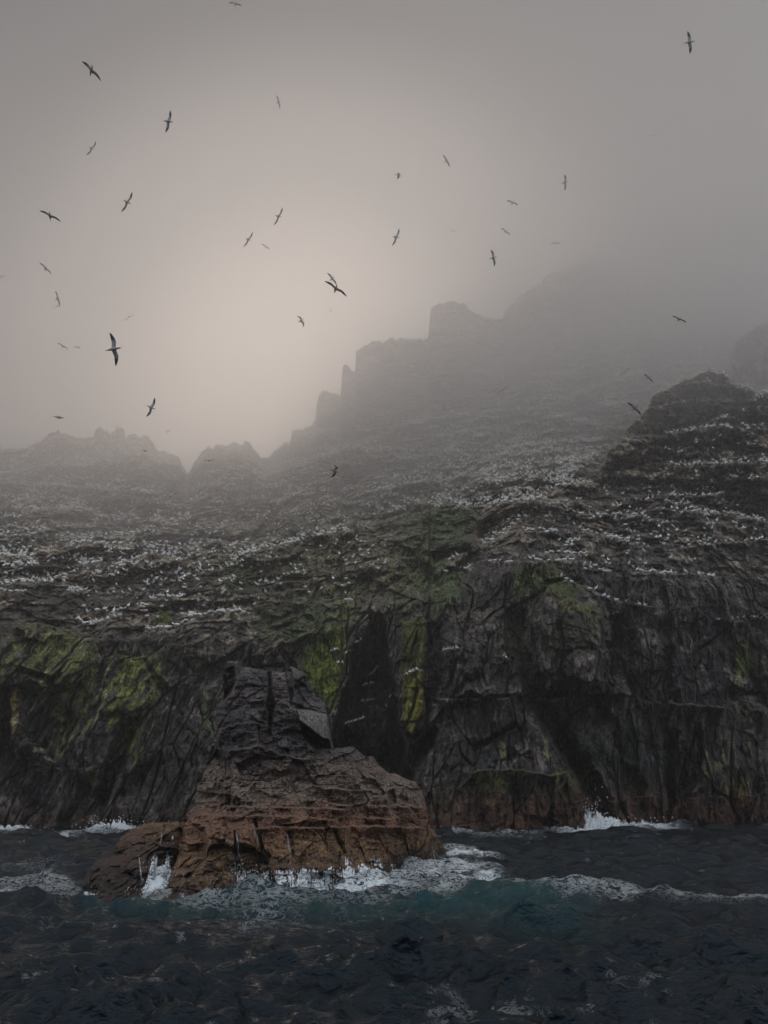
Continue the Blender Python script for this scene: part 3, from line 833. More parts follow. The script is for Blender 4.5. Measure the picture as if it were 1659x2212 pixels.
def scatter_line(pts, n_, spread):
    P = np.array(pts, float)
    seg = np.hypot(*np.diff(P, axis=0).T); cum = np.concatenate([[0], np.cumsum(seg)])
    s = np.sort(rng.random(n_) * cum[-1])
    # birds keep a pecking distance: relax the spacing a little
    s = 0.5 * s + 0.5 * (np.arange(n_) + 0.5) / n_ * cum[-1] + rng.normal(0, 1.5, n_)
    s = np.clip(s, 0, cum[-1])
    x = np.interp(s, cum, P[:, 0]); y = np.interp(s, cum, P[:, 1])
    return x, y - np.abs(rng.normal(0, spread, n_)) * 0.9 + 1.0

def choose_pose():
    return rng.choice(['sit', 'stand', 'low', 'preen'], p=[.42, .28, .2, .1])

STACK_OUT = [(325,1955),(345,1932),(365,1895),(383,1850),(372,1822),(384,1800),(392,1776),(420,1738),(427,1677),(462,1622),(461,1591),(466,1539),(471,1521),(483,1510),(482,1470),(483,1446),(495,1428),(517,1428),
 (519,1440),(539,1441),(583,1449),(618,1451),(620,1442),(629,1439),(656,1449),(664,1466),(682,1499),(704,1521),(706,1541),(711,1556),(713,1597),(715,1605),(706,1617),(728,1615),(763,1612),(787,1632),
 (807,1634),(818,1650),(840,1670),(857,1671),(884,1684),(897,1687),(912,1709),(921,1736),(925,1769),(930,1790),(943,1799),(950,1813),(961,1832),(968,1850),(975,1900),(975,1990),(325,1990)]

group_birds = {}
n_own = 0
own_done = []
for (pts, nb, dep, sp, own, sz, where) in LEDGES:
    near = own
    own = own and n_own + nb <= 300      # a ledge is either all single birds or all part of the far colony
    bx, by = scatter_line(pts, nb if near else int(nb * 1.7), sp if near else sp * 2.3)
    for x_, y_ in zip(bx, by):
        if poly_sd(np.array([x_]), np.array([y_]), STACK_OUT)[0] > 0: continue
        p = terrain_at(x_, y_)
        hd = rng.choice([0, math.pi]) + rng.normal(0, 0.55)
        pose = choose_pose(); size = (1.12 if near else 1.24) * rng.uniform(0.92, 1.08)
        if own and n_own < 300:
            o = bpy.data.objects.new('gannet', pose_mesh[pose]); scene.collection.objects.link(o)
            o.location = (p[0], p[1] - 0.12, p[2] - 0.04); o.rotation_euler = (0, 0, hd); o.scale = (size,) * 3
            if nb == 1 or True:
                tag(o, 'white gannet resting ' + where, 'seabird', 'gannets ' + where)
            n_own += 1
        else:
            far_bird(p + np.array([0, -0.1, -0.04]), hd, pose, size)

# scattered birds between the lines
AREAS = [([(0,985),(200,960),(330,985),(420,1060),(420,1120),(0,1120)], 753), ([(0,1120),(420,1120),(560,1200),(420,1260),(0,1260)], 595),
 ([(420,1060),(600,1000),(900,920),(1180,900),(1260,1000),(1180,1080),(900,1100),(700,1130),(480,1150)], 1666),
 ([(1180,900),(1330,870),(1310,960),(1250,1050),(1180,1080)], 435), ([(1180,1060),(1659,1000),(1659,1180),(1200,1180)], 316),
 ([(900,900),(1350,800),(1420,800),(1400,850),(1180,900),(930,935)], 595), ([(1500,800),(1580,740),(1659,740),(1659,840)], 158),
 ([(1420,900),(1659,880),(1659,1000),(1440,1000)], 86), ([(160,1260),(560,1200),(700,1200),(520,1330),(180,1340)], 158),
 ([(560,1130),(760,1120),(860,1160),(800,1290),(600,1280)], 100), ([(1140,1190),(1500,1190),(1500,1230),(1140,1230)], 29)]
for poly, cnt in AREAS:
    Pq = np.array(poly, float); lo, hi = Pq.min(0), Pq.max(0)
    k = 0; tries = 0
    while k < cnt and tries < 40:
        tries += 1
        x_ = rng.uniform(lo[0], hi[0], cnt * 3); y_ = rng.uniform(lo[1], hi[1], cnt * 3)
        ins = poly_sd(x_, y_, poly) > 0
        dens = gnoise(np.stack([x_ * 0.02 + y_ * 0.004, y_ * 0.07, x_ * 0], -1), 91)
        ins &= (dens + rng.uniform(-0.25, 0.25, len(x_))) > 0.05
        for a_, b_ in zip(x_[ins], y_[ins]):
            if k >= cnt: break
            if poly_sd(np.array([a_]), np.array([b_]), STACK_OUT)[0] > 0: continue
            far_bird(terrain_at(a_, b_) + np.array([0, -0.15, -0.03]), rng.uniform(0, 6.28), choose_pose(), 1.15 * rng.uniform(.9, 1.08)); k += 1
for pts, nb in SMALL_LEDGES:
    bx, by = scatter_line(pts, nb, 1.2)
    for x_, y_ in zip(bx, by):
        far_bird(terrain_at(x_, y_) + np.array([0, -0.25, 0]), rng.uniform(0, 6.28), 'stand', 0.62, 0.85)
me = mesh_from('seabird_colony', np.concatenate(far_V), np.concatenate(far_Q), np.concatenate(far_C))
colony = link('seabird_colony', me, mat_bird)
tag(colony, 'countless distant white gannets and auks dotting the misty slope and fissure', 'seabird colony', kind='stuff')

# ------------------------------------------------------------------ gannets on the wing
SHADED_WHITE = (0.36, 0.35, 0.345)  # white plumage greyed: backlit shade of the flyers put into the colour
def flying_gannet(inner=8, outer=-4, sweep=0.0, fold=0.0, fold2=None, inner2=None, outer2=None):
    """one continuous-looking mesh: body along +X, wings along +-Y. angles in degrees; a second set gives the right wing its own pose"""
    rings = [((-0.50, 0, 0.0), .006, .004), ((-0.42, 0, 0), .025, .012), ((-0.32, 0, 0), .045, .03), ((-0.18, 0, -.005), .075, .065), ((0.0, 0, -.01), .10, .095),
             ((0.13, 0, -.005), .092, .088), ((0.23, 0, .005), .06, .06), ((0.31, 0, .012), .045, .046), ((0.37, 0, .014), .044, .045), ((0.41, 0, .010), .026, .026), ((0.50, 0, 0), .004, .005)]
    V, Q = lathe_rings(rings)
    cc = [SHADED_WHITE] * 7 + [(0.4, .33, .22)] * 2 + [GREY, GREY]
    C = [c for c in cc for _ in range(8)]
    for sd in (1, -1):
        i_, o_, f_ = (inner, outer, fold) if sd > 0 or inner2 is None else (inner2, outer2, fold2 or 0)
        ia, oa = math.radians(i_), math.radians(o_)
        b0 = len(V)
        #        span, lead, trail, thickness
        secs = [(0.00, 0.125, -0.125, .034), (0.06, 0.135, -0.12, .028), (0.16, 0.150, -0.105, .020), (0.27, 0.165, -0.09, .015), (0.38, 0.172, -0.08, .012),
                (0.46, 0.168, -0.08, .010), (0.56, 0.150, -0.08, .008), (0.66, 0.122, -0.075, .006), (0.76, 0.085, -0.068, .005), (0.84, 0.045, -0.06, .004), (0.90, 0.005, -0.048, .003), (0.93, -0.02, -0.042, .002)]
        wrist = 0.40
        for k, (s, xl, xt, th) in enumerate(secs):
            si, so = min(s, wrist), max(0.0, s - wrist)
            fo = math.radians(f_ * 0.6)
            y_ = 0.05 + si * math.cos(ia) * math.cos(fo * .6) + so * math.cos(oa) * math.cos(fo)
            z_ = 0.03 + si * math.sin(ia) + so * math.sin(oa)
            sx = si * math.sin(fo * .6) - so * math.sin(fo) + sweep * s * 0.2
            ch = 1.0 - 0.12 * math.sin(fo)
            mid = (xl * .65 + xt * .35)
            for j_, (xx, zz_) in enumerate(((xl, 0), (mid, th), (xt, 0), (mid, -th))):
                V.append((mid + (xx - mid) * ch + sx, sd * y_, z_ + zz_))
                C.append(BLACK if s > 0.50 or j_ == 0 and s > .05 else (SHADED_WHITE if s < 0.44 else (0.2, 0.2, 0.2)))
        for k in range(len(secs) - 1):
            for j in range(4):
                a, b, c, d = b0 + k * 4 + j, b0 + k * 4 + (j + 1) % 4, b0 + (k + 1) * 4 + (j + 1) % 4, b0 + (k + 1) * 4 + j
                Q.append((a, b, c, d) if sd > 0 else (d, c, b, a))
    return np.array(V, float), np.array(Q), np.array(C, float)

R_, U_, N_ = Vector((1, 0, 0)), Vector((0, -SP, CP)), Vector((0, -CP, -SP))
def fly(px, py, span, wing, head, label, tilt=0.0, roll=0.0, pose=(8, -5, 0, 4), pose2=None, wingspan=1.86, top=False):
    """span in picture units; wing, head: picture angles in degrees (counter-clockwise from right); tilt leans the bill
    towards the viewer, roll leans one wing towards the viewer; top shows the back instead of the belly"""
    v, q_, c_ = flying_gannet(*pose) if pose2 is None else flying_gannet(*pose, fold2=pose2[3], inner2=pose2[0], outer2=pose2[1])
    wv = R_ * math.cos(math.radians(wing)) + U_ * math.sin(math.radians(wing))
    hv = R_ * math.cos(math.radians(head)) + U_ * math.sin(math.radians(head))
    Yx = (wv + N_ * math.tan(math.radians(roll))).normalized()
    h2 = hv + N_ * math.tan(math.radians(tilt))
    Xx = (h2 - Yx * h2.dot(Yx)).normalized()
    Zx = Xx.cross(Yx)
    if (Zx.dot(N_) > 0) != top:
        Yx = -Yx; Zx = -Zx
    rx, rz = ray(px, py)
    d = F * wingspan * abs(math.cos(math.radians(roll))) / span
    dirv = Vector((rx, 1, rz)).normalized()
    depth = d / (dirv.y * CP + dirv.z * SP)
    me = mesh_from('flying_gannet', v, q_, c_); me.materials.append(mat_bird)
    o = bpy.data.objects.new('flying_gannet', me); scene.collection.objects.link(o)
    o.matrix_world = Matrix.Translation(Vector((0, 0, CAMZ)) + dirv * depth) @ Matrix((Xx, Yx, Zx)).transposed().to_4x4()
    tag(o, label, 'seabird', 'gannets on the wing')
    return o

GL = (6, -4, 0, 4)      # glide
AR = (24, -22, 0, 10)   # arched wings
BE = (14, -12, 0, 34)   # bent wings
fly(508, 9, 30, -14, 85, 'arched gannet cut close to the top edge of the picture', 40, 0, AR)
fly(197, 153, 56, -45.7, 64, 'dark gannet gliding high in the upper left corner, wings on a falling diagonal', 48, 0, GL)
fly(363, 262, 47, 78, -8, 'gannet with upright wings high in the upper left sky, bill to the right', 10, 0, GL)
fly(197, 320, 36, 56, -15, 'mid-sized gannet banking below the dark diagonal one in the upper left', 15, 0, (8,-6,0,12))
fly(274, 436, 47, 61, -30, 'gannet banking steeply at mid left, between the upper left birds and the skyline', 20, 0, GL)
fly(108, 467, 50, -27, 88, 'gannet seen end-on with long level wings near the left picture edge', 58, 0, GL)
fly(601, 467, 40, 64, -35, 'upper of two gannets banking the same way left of centre', 35, 0, GL)
fly(536, 517, 36, 58, -30, 'lower of two gannets banking the same way left of centre', 30, 0, GL)
fly(601, 220, 28, 104, 5, 'faint gannet high in the mist at top centre, wings upright', 25, 0, GL)
fly(574, 533, 21, -34, 60, 'tiny faint gannet beside the lower of the two banking ones', 40, 0, GL)
fly(1489, 91, 46, 96, 17, 'dark gannet alone in the top right corner, wings upright', 12, 0, GL)
fly(1413, 293, 20, 6, 10, 'small gannet seen edge-on in the empty upper right sky', 72, 10, AR)
fly(964, 347, 28, -60, 30, 'faint gannet in the upper mist right of centre', 30, 0, GL)
fly(860, 378, 20, 75, -8, 'small dark gannet at centre with one wing raised straight up', 10, 52, (45,20,0,10), (-30,-60,0,5))
fly(1220, 394, 33, 90, 0, 'slim gannet with wings exactly upright in the right half of the sky', 40, 0, GL)
fly(1107, 438, 26, -22, 65, 'small gannet with falling wings left of the upright slim one', 30, 0, (10,-8,0,10))
fly(1092, 500, 23, -37, 30, 'pale gannet above the misty peak', 30, 0, GL)
fly(1200, 526, 21, 1, 80, 'very pale gannet head-on over the hidden summit', 70, 0, (10,-8,0,5))
fly(978, 499, 14, -15, 60, 'barely visible gannet in the mist left of the pale one', 50, 30, GL)
fly(855, 512, 38, 68, -30, 'gannet with steep wings right of centre, over the bright mist', 35, 0, GL)
fly(1065, 557, 35, 101, 0, 'gannet with upright wings close above the misty ridge tower', 20, 0, (8,-6,0,8))
fly(98, 580, 35, -43, 50, 'gannet on a falling diagonal near the left edge, above the crossing pair', 50, 0, GL)
fly(1, 598, 22, 10, 80, 'gannet half cut off by the left picture edge', 50, 0, GL)
fly(124, 645, 33, 106, 3, 'upper gannet of the crossing pair at the left', 30, 0, GL)
fly(124, 661, 30, 17, -40, 'lower gannet of the crossing pair at the left', 60, 0, (12,-10,0,15))
fly(278, 684, 28, 30, -60, 'small arched gannet above the largest bird', 55, 0, AR)
fly(135, 748, 26, -29, 60, 'left bird of two small gannets beside the largest bird', 45, 0, (12,-8,0,14))
fly(168, 751, 21, -6, 30, 'right bird of two small gannets beside the largest bird', 60, 15, AR)
fly(245, 754, 70, 100, -8, 'largest gannet in the sky, wings spread upright with black tips', 5, 0, (6,-4,0,9))
fly(326, 880, 43, 67, -15, 'gannet above the left skyline, white body and dark wingtips', 8, 0, (8,-6,0,10))
fly(126, 901, 22, -12, -8, 'dark gannet flying level just above the left headland', 20, 62, (12,-5,0,10))
fly(725, 624, 56, -34.5, 62, 'long winged dark gannet over the bright mist, right of a smaller one', 62, 0, GL)
fly(717, 602, 31, -52, 30, 'gannet just above the long winged dark one', 25, 0, GL)
fly(650, 693, 30, -62, 5, 'gannet with bent wings below the long winged dark one', 10, 10, (20,-10,0,40))
fly(714, 671, 13, -45, 50, 'little dark bird between the bent winged and the long winged gannet', 30, 30, (20,-10,0,30))
fly(361, 932, 12, 20, 10, 'tiny gannet just right of the left headland top', 40, 40, (35,10,0,20))
fly(312, 974, 12, 0, -5, 'tiny gannet in front of the left headland skyline', 20, 62, GL)
fly(451, 996, 25, 0, 85, 'small gannet seen head-on before the notched knoll', 74, 0, AR)
fly(560, 967, 10, 5, 80, 'tiny bird hovering at the right end of the knoll', 60, 30, (30,-10,0,20))
fly(605, 968, 9, -5, 20, 'tiny bird low over the foot of the misty ridge', 50, 40, (20,-10,0,20))
fly(722, 1017, 38, 70, -4, 'white gannet banking in front of the hillside, dark wingtip raised', 10, 35, (25,5,0,20), (-10,-40,0,25))
fly(371, 1070, 46, 35, -30, 'thin dark gannet crossing the left slope on a rising diagonal', 72, 0, GL)
fly(707, 948, 13, -40, 30, 'tiny dark bird near the skyline ledges', 60, 20, GL)
fly(722, 934, 8, 10, 30, 'speck of a bird above the skyline ledges', 50, 30, (30,-10,0,20))
fly(1467, 690, 33, -24, 20, 'dark gannet in the mist above the right crag', 68, 0, GL)
fly(1349, 803, 26, 35, -5, 'gannet with rising wings before the grey slope, left of the crag top', 55, 0, GL, top=True)
fly(1401, 816, 24, -44, 10, 'pale gannet with falling wings beside the crag top', 45, 0, GL, top=True)
fly(1371, 882, 38, -42, 5, 'white bodied gannet crossing the left edge of the crag', 40, 0, GL, top=True)
fly(1085, 843, 26, 34, -5, 'pale gannet with rising wings on the misty slope', 55, 0, GL, top=True)
fly(958, 876, 13, 75, 10, 'tiny upright gannet above the long white bird line', 45, 30, GL)
fly(849, 997, 27, 34, -20, 'slim gannet gliding low over the middle of the colony', 60, 0, GL, top=True)
fly(877, 1085, 29, 25, 40, 'white gannet with spread wings left of the green rib', 50, 0, GL, top=True)
fly(935, 1097, 13, -20, 20, 'small white gannet landing beside the green rib', 40, 30, (25,0,0,10), top=True)
fly(593, 1141, 29, 60, 0, 'white gannet with steep wings over the middle left slope', 50, 0, (10,-6,0,14), top=True)
fly(1435, 931, 17, 5, 0, 'small white gannet passing the ledge on the misty crag', 30, 45, (50,30,0,10), top=True)
fly(375, 767, 12, 20, 60, 'hardly visible gannet right of the largest bird', 50, 20, GL)
fly(470, 797, 15, 50, 0, 'hardly visible gannet in the pale mist over the notch', 70, 0, GL)

# ------------------------------------------------------------------ the sea stack in front and its low rock
def rock_mass(name, outline, cols_, box, pushes, seed, backY, step=1.35, thick=None, ledges=(), colour=None, jag=2.5):
    """solid rock: front relief, back face and closed rim"""
    x0, y0, x1, y1 = box
    px = np.arange(x0, x1, step); py = np.arange(y1, y0, -step)
    GX, GY = np.meshgrid(px, py)
    wob = jag * fbm(np.stack([GX * 0.05, GY * 0.05, GX * 0], -1), seed + 60, 4, 0.6)
    sd = poly_sd(GX + wob, GY + jag * fbm(np.stack([GX * 0.05, GY * 0.05, GX * 0 + 9], -1), seed + 70, 4, 0.6), outline)
    ins = sd > 0
    keys = sorted(cols_)
    k_ = len(cols_[keys[0]])
    an = np.array([cols_[k] for k in keys], float)
    A_ = np.stack([[np.interp(px, keys, an[:, i, j]) for j in range(2)] for i in range(k_)], 0)  # (k,2,cols)
    Yb = np.empty_like(GX)
    tt = tel(GY)
    for c in range(len(px)):
        Yb[:, c] = 1 / np.interp(tt[:, c], tel(A_[:, 0, c]), 1 / A_[:, 1, c])
    for poly, d, soft in pushes:
        Yb += d * poly_mask(GX, GY, poly, soft)
    for pts, dep, reach in ledges:
        P = np.array(pts, float)
        ly = np.interp(GX, P[:, 0], P[:, 1]) + 5.0 * fbm(np.stack([GX * 0.03, GX * 0 + dep, GX * 0 + 3], -1), seed + 80, 4, 0.6)
        s = ly - GY
        ends = sstep(P[0, 0] - 14, P[0, 0] + 5, GX) * (1 - sstep(P[-1, 0] - 5, P[-1, 0] + 14, GX))
        ends = ends * (0.35 + 0.65 * sstep(-.3, .1, fbm(np.stack([GX * 0.03, GX * 0 + dep * 3, GX * 0 + 7], -1), seed + 85, 3)))
        Yb -= dep * ends * (np.where(s < 0, np.exp(np.minimum(s, 0) / reach), 0) + np.where(s >= 0, 1 - sstep(0, 4.5, s), 0) * (s >= 0))
    P_ = unproject(GX, GY, Yb)
    X_, Z_ = P_[..., 0], P_[..., 2]
    wx_ = 0.7 * gnoise(P_ * 0.4, seed + 1); wz_ = 0.7 * gnoise(P_ * 0.4, seed + 2)
    D_ = 0.9 * gnoise(P_ * 0.22, seed + 3)
    o1, e1_, id1 = facets((X_ + wx_ + .3 * Z_) / 2.4, (Z_ + wz_) / 1.9, seed + 4, 1.3)
    o2, e2_, id2 = facets((X_ + wx_) / 1.0, (Z_ + wz_) / 0.7, seed + 5, 1.4)
    o3, e3_, id3 = facets((X_ + .5 * wx_) / 0.42, (Z_ + .5 * wz_) / 0.3, seed + 6, 1.4)
    o4, e4_, id4 = facets((X_ + .3 * wx_) / 0.17, (Z_ + .3 * wz_) / 0.15, seed + 7, 1.4)
    D_ += 1.25 * o1 + 0.62 * o2 + 0.26 * o3 + 0.11 * o4 + 0.10 * (1 - sstep(0, .05, e1_))
    D_ += 0.26 * fbm(P_ * np.array([1.0, 1.0, 1.7]), seed + 8, 6, 0.62)
    # layered bedding
    bd = (Z_ - 0.05 * X_ + 0.35 * gnoise(P_ * .5, seed + 9)) / 0.55
    D_ -= 0.30 * ((bd % 1.0) - .5) * sstep(-.25, .25, gnoise(P_ * .7, seed + 12))
    if name == 'sea_stack': D_ = D_ * (1 - 0.93 * poly_mask(GX, GY, [(642,1534),(669,1534),(706,1543),(711,1597),(697,1595),(662,1567),(647,1556)], 3))
    Yf = Yb + D_
    R = thick
    s_ = np.clip(sd / (F / 42.0), 0, R)            # metres in from the outline
    Yf += 1.4 * (R - np.sqrt(np.maximum(R * R - (R - s_) ** 2, 0))) * 1.0
    front = unproject(GX, GY, Yf)
    Yk = backY + 1.2 * np.minimum(s_ * 1.6, 4) + 0.8 * gnoise(P_ * 0.3, seed + 10)
    Yk = np.maximum(Yk, Yf + 0.5)
    # the back keeps the front's X and Z so that the mass is a real slab of rock, not a cone from the lens
    bk = front.copy(); bk[..., 1] = Yk; bk[..., 2] -= 0.25 * (Yk - Yf)
    nr, nc = GX.shape
    idx = np.arange(nr * nc).reshape(nr, nc)
    cell = ins[:-1, :-1] & ins[1:, :-1] & ins[:-1, 1:] & ins[1:, 1:]
    q1 = np.stack([idx[:-1, :-1][cell], idx[:-1, 1:][cell], idx[1:, 1:][cell], idx[1:, :-1][cell]], -1)
    n_ = nr * nc
    q2 = q1[:, ::-1] + n_
    ed = np.concatenate([q1[:, [0, 1]], q1[:, [1, 2]], q1[:, [2, 3]], q1[:, [3, 0]]])
    key = np.sort(ed, 1); kk = key[:, 0].astype(np.int64) * n_ + key[:, 1]
    u, inv, cnt = np.unique(kk, return_inverse=True, return_counts=True)
    be = ed[cnt[inv.ravel()] == 1]
    q3 = np.stack([be[:, 1], be[:, 0], be[:, 0] + n_, be[:, 1] + n_], -1)
    Q = np.concatenate([q1, q2, q3])
    cf = colour(GX, GY, P_, dict(o1=o1, id1=id1, id2=id2, id3=id3, e2=e2_, seed=seed))
    V_ = np.concatenate([front.reshape(-1, 3), bk.reshape(-1, 3)]); Cc = np.concatenate([cf.reshape(-1, 3), cf.reshape(-1, 3)])
    used = np.unique(Q); remap = np.zeros(len(V_), np.int64); remap[used] = np.arange(len(used))
    me = mesh_from(name, V_[used], remap[Q], Cc[used], smooth=False)
    return link(name, me, mat_stack), (px, py, front, ins)

def stack_colour(GX, GY, P_, d):
    s = d['seed']
    nA_ = fbm(P_ * 0.5, s + 20, 4); nB_ = fbm(P_ * 2.2, s + 25, 3)
    c = np.empty(GX.shape + (3,)); c[:] = (0.046, 0.039, 0.040)
    c = mixc(c, (0.105, 0.084, 0.080), sstep(-.2, .4, nA_))
    c = mixc(c, (0.032, 0.028, 0.032), sstep(.6, .95, d['id1']) * .7)
    z = P_[..., 2] + 0.7 * nA_ + 0.5 * nB_
    # weathered brown, then rust brown weed towards the water
    c = mixc(c, (0.150, 0.108, 0.080), (1 - sstep(4.3, 6.6, z)) * 0.85)
    c = mixc(c, (0.160, 0.074, 0.040), (1 - sstep(2.5, 3.7, z)) * 0.8)
    c = mixc(c, (0.190, 0.125, 0.048), (1 - sstep(1.3, 2.3, z)) * sstep(-.2, .35, nB_) * 0.85)
    c = mixc(c, (0.034, 0.022, 0.017), (1 - sstep(0.3, 1.3, z)) * 0.9)
    c = mixc(c, (0.030, 0.022, 0.018), sstep(0.15, 0.5, fbm(P_ * 4.0, s + 33, 2)) * (1 - sstep(3, 4.2, z)) * .6)
    slab = poly_mask(GX, GY, [(642,1534),(669,1534),(706,1543),(711,1597),(697,1595),(662,1567),(647,1556)], 1.6)
    c = mixc(c, (0.150, 0.137, 0.124), slab * (0.8 + 0.2 * sstep(-.3, .3, nB_)))
    edge = poly_mask(GX, GY, [(519,1438),(583,1447),(655,1447),(664,1470),(700,1520),(640,1475),(583,1456),(530,1450)], 3)
    c = mixc(c, (0.14, 0.14, 0.12), edge * sstep(0, .4, nB_))
    c = mixc(c, (0.012, 0.011, 0.013), poly_mask(GX, GY, [(580,1450),(584,1450),(586,1500),(592,1522),(588,1545),(583,1588),(580,1588),(581,1540),(577,1520),(581,1500)], 1.5))
    return np.clip(c * 1.25, 0.004, .85)

stack_cols = {
 325: [(1990,31.5),(1940,34.6),(1850,37),(1790,41),(1745,43),(1640,46),(1430,50)],
 500: [(1990,31.5),(1938,34.8),(1868,37),(1790,40.5),(1745,43),(1640,46),(1430,49.5)],
 560: [(1990,32),(1926,36.5),(1872,38.3),(1790,41),(1745,43.2),(1640,46),(1430,49.5)],
 720: [(1990,33),(1918,38),(1868,39.5),(1790,42.5),(1745,44.5),(1640,47.5),(1430,51)],
 840: [(1990,36),(1892,43),(1860,43.6),(1790,45),(1745,47),(1640,50),(1430,54)],
 975: [(1990,44),(1862,54),(1840,54.5),(1790,52),(1745,52),(1640,54),(1430,58)],
}
stack, stack_grid = rock_mass('sea_stack', STACK_OUT, stack_cols, (318, 1420, 982, 1992), [
    ([(385,1775),(400,1770),(440,1790),(448,1850),(420,1880),(372,1880),(378,1820)], 2.4, 6),          # dark recess at the left shoulder
    ([(446,1800),(470,1788),(507,1795),(510,1862),(470,1876),(446,1860)], -1.2, 9),                      # rounded boulder lobe
    ([(515,1800),(548,1790),(562,1850),(545,1872),(515,1868)], -0.8, 7),
    ([(504,1795),(508,1793),(512,1830),(518,1860),(512,1862)], 0.8, 2),
    ([(546,1768),(552,1768),(570,1832),(566,1838)], 0.7, 2),
    ([(622,1795),(626,1794),(634,1815),(637,1850),(632,1852)], 0.5, 2),
    ([(716,1790),(722,1790),(748,1842),(743,1846)], 0.6, 2),
    ([(866,1800),(872,1800),(886,1850),(880,1850)], 0.5, 2),
    ([(484,1446),(504,1440),(512,1470),(498,1500),(484,1512)], 2.5, 3),                                   # cleft at the top left
    ([(577,1452),(586,1450),(588,1500),(594,1522),(590,1548),(584,1590),(579,1590),(579,1545),(573,1520),(580,1500)], 1.6, 2),
    ([(615,1446),(630,1446),(634,1500),(628,1525)], 1.0, 2),
    ([(640,1470),(710,1520),(706,1545),(640,1530)], 1.0, 4),
    ([(642,1534),(669,1534),(706,1543),(711,1597),(697,1595),(662,1567),(647,1556)], -1.4, 1.6),          # pale slab
    ([(650,1562),(662,1570),(697,1598),(714,1602),(714,1618),(680,1618),(655,1590)], 2.8, 2.5),           # shadowed undercut
    ([(486,1640),(500,1635),(500,1740),(488,1745)], 1.2, 3),
    ([(398,1740),(445,1650),(470,1620),(486,1640),(486,1745),(440,1775),(395,1775)], 1.8, 5),
    ([(838,1712),(850,1705),(856,1735),(840,1745)], 1.2, 3),
    ([(336,1860),(420,1852),(512,1880),(515,1960),(330,1960)], -1.0, 12),
    ([(562,1870),(835,1868),(838,1990),(562,1990)], -0.9, 5),
    ], 300, 56, thick=1.9, colour=stack_colour,
    ledges=[([(455,1742),(560,1745),(700,1747),(742,1750)], 1.1, 14), ([(440,1764),(560,1763),(660,1766),(720,1775)], 0.9, 12), ([(400,1790),(440,1786),(560,1790),(720,1787),(850,1787),(915,1790)], 1.3, 22),
            ([(730,1740),(830,1742),(905,1745)], 0.8, 10), ([(740,1765),(840,1770),(915,1772)], 0.9, 10), ([(700,1705),(800,1708),(890,1700)], 0.5, 14), ([(500,1622),(560,1612),(640,1640),(700,1640)], 0.7, 16), ([(478,1576),(540,1560),(590,1575)], 0.6, 14)])
tag(stack, 'dark rock stack with rust brown weed covered base rising from the surf', 'rock')

LOW_OUT = [(168,1990),(172,1945),(178,1905),(192,1875),(208,1860),(244,1848),(252,1822),(262,1805),(285,1790),(305,1782),(330,1777),(386,1774),(392,1785),(384,1805),(376,1850),(362,1890),(344,1930),(330,1990)]
low_cols = {160: [(1990,32),(1938,34.8),(1880,36.5),(1845,38.5),(1800,41),(1770,43)], 250: [(1990,32),(1938,34.8),(1870,36.5),(1830,38.5),(1800,41),(1770,43)], 400: [(1990,32.5),(1925,35.8),(1860,38),(1830,40),(1800,42),(1770,43.5)]}
def low_colour(GX, GY, P_, d):
    s = d['seed']
    nA_ = fbm(P_ * 0.6, s + 20, 4); nB_ = fbm(P_ * 2.5, s + 25, 3)
    c = np.empty(GX.shape + (3,)); c[:] = (0.060, 0.034, 0.026)
    z = P_[..., 2] + 0.6 * nA_
    c = mixc(c, (0.210, 0.108, 0.048), sstep(1.3, 2.8, z) * sstep(-.5, .2, nB_))
    c = mixc(c, (0.190, 0.130, 0.048), sstep(1.6, 2.4, z) * sstep(0, .5, nB_) * .8)
    c = mixc(c, (0.030, 0.020, 0.018), (1 - sstep(.3, 1.4, z)) * .8)
    return np.clip(c, .004, .9)
low, low_grid = rock_mass('low_rock', LOW_OUT, low_cols, (160, 1768, 398, 1992), [([(205,1858),(245,1850),(265,1990),(170,1990)], -0.4, 12), ([(340,1850),(375,1840),(360,1910),(325,1925)], 1.3, 6)],
    400, 47, thick=1.4, colour=low_colour, ledges=[([(195,1862),(245,1852)], 0.8, 18), ([(262,1805),(330,1796),(380,1800)], .7, 18)])
tag(low, 'low rust brown weedy rock at the left foot of the stack', 'rock')

# ------------------------------------------------------------------ water pouring off the rocks
def rock_depth(grid, x_, y_):
    px, py, fr, ins = grid
    c = np.clip(((x_ - px[0]) / (px[1] - px[0])).round().astype(int), 0, len(px) - 1)
    r = np.clip(((y_ - py[0]) / (py[1] - py[0])).round().astype(int), 0, len(py) - 1)
    return fr[r, c, 1]
fall_V, fall_Q, fall_n = [], [], 0
def strand(grid, x_, y_, length, width, drift=0.0, off=0.12):
    """one thread of falling water following the rock"""
    global fall_n
    n_ = max(4, int(length / 2.2))
    s = np.linspace(0, 1, n_)
    X_ = x_ + drift * s + 0.8 * np.cumsum(rng.normal(0, 0.45, n_)); Yp = y_ + length * s
    d = rock_depth(grid, X_, Yp)
    d = np.minimum.accumulate(d[::1]) if len(d) else d
    w = width * (0.35 + 0.65 * np.sin(np.pi * np.clip(s * 0.85 + .12, 0, 1))) * rng.uniform(.6, 1.3, n_)
    lft = unproject(X_ - w / 2, Yp, d - off); rgt = unproject(X_ + w / 2, Yp, d - off); mid = unproject(X_, Yp, d - off - 0.05)
    V_ = np.stack([lft, mid, rgt], 1).reshape(-1, 3)
    q_ = []
    for i in range(n_ - 1):
        a = i * 3
        q_ += [(a, a + 1, a + 4, a + 3), (a + 1, a + 2, a + 5, a + 4)]
    fall_V.append(V_); fall_Q.append(np.array(q_) + fall_n); fall_n += len(V_)
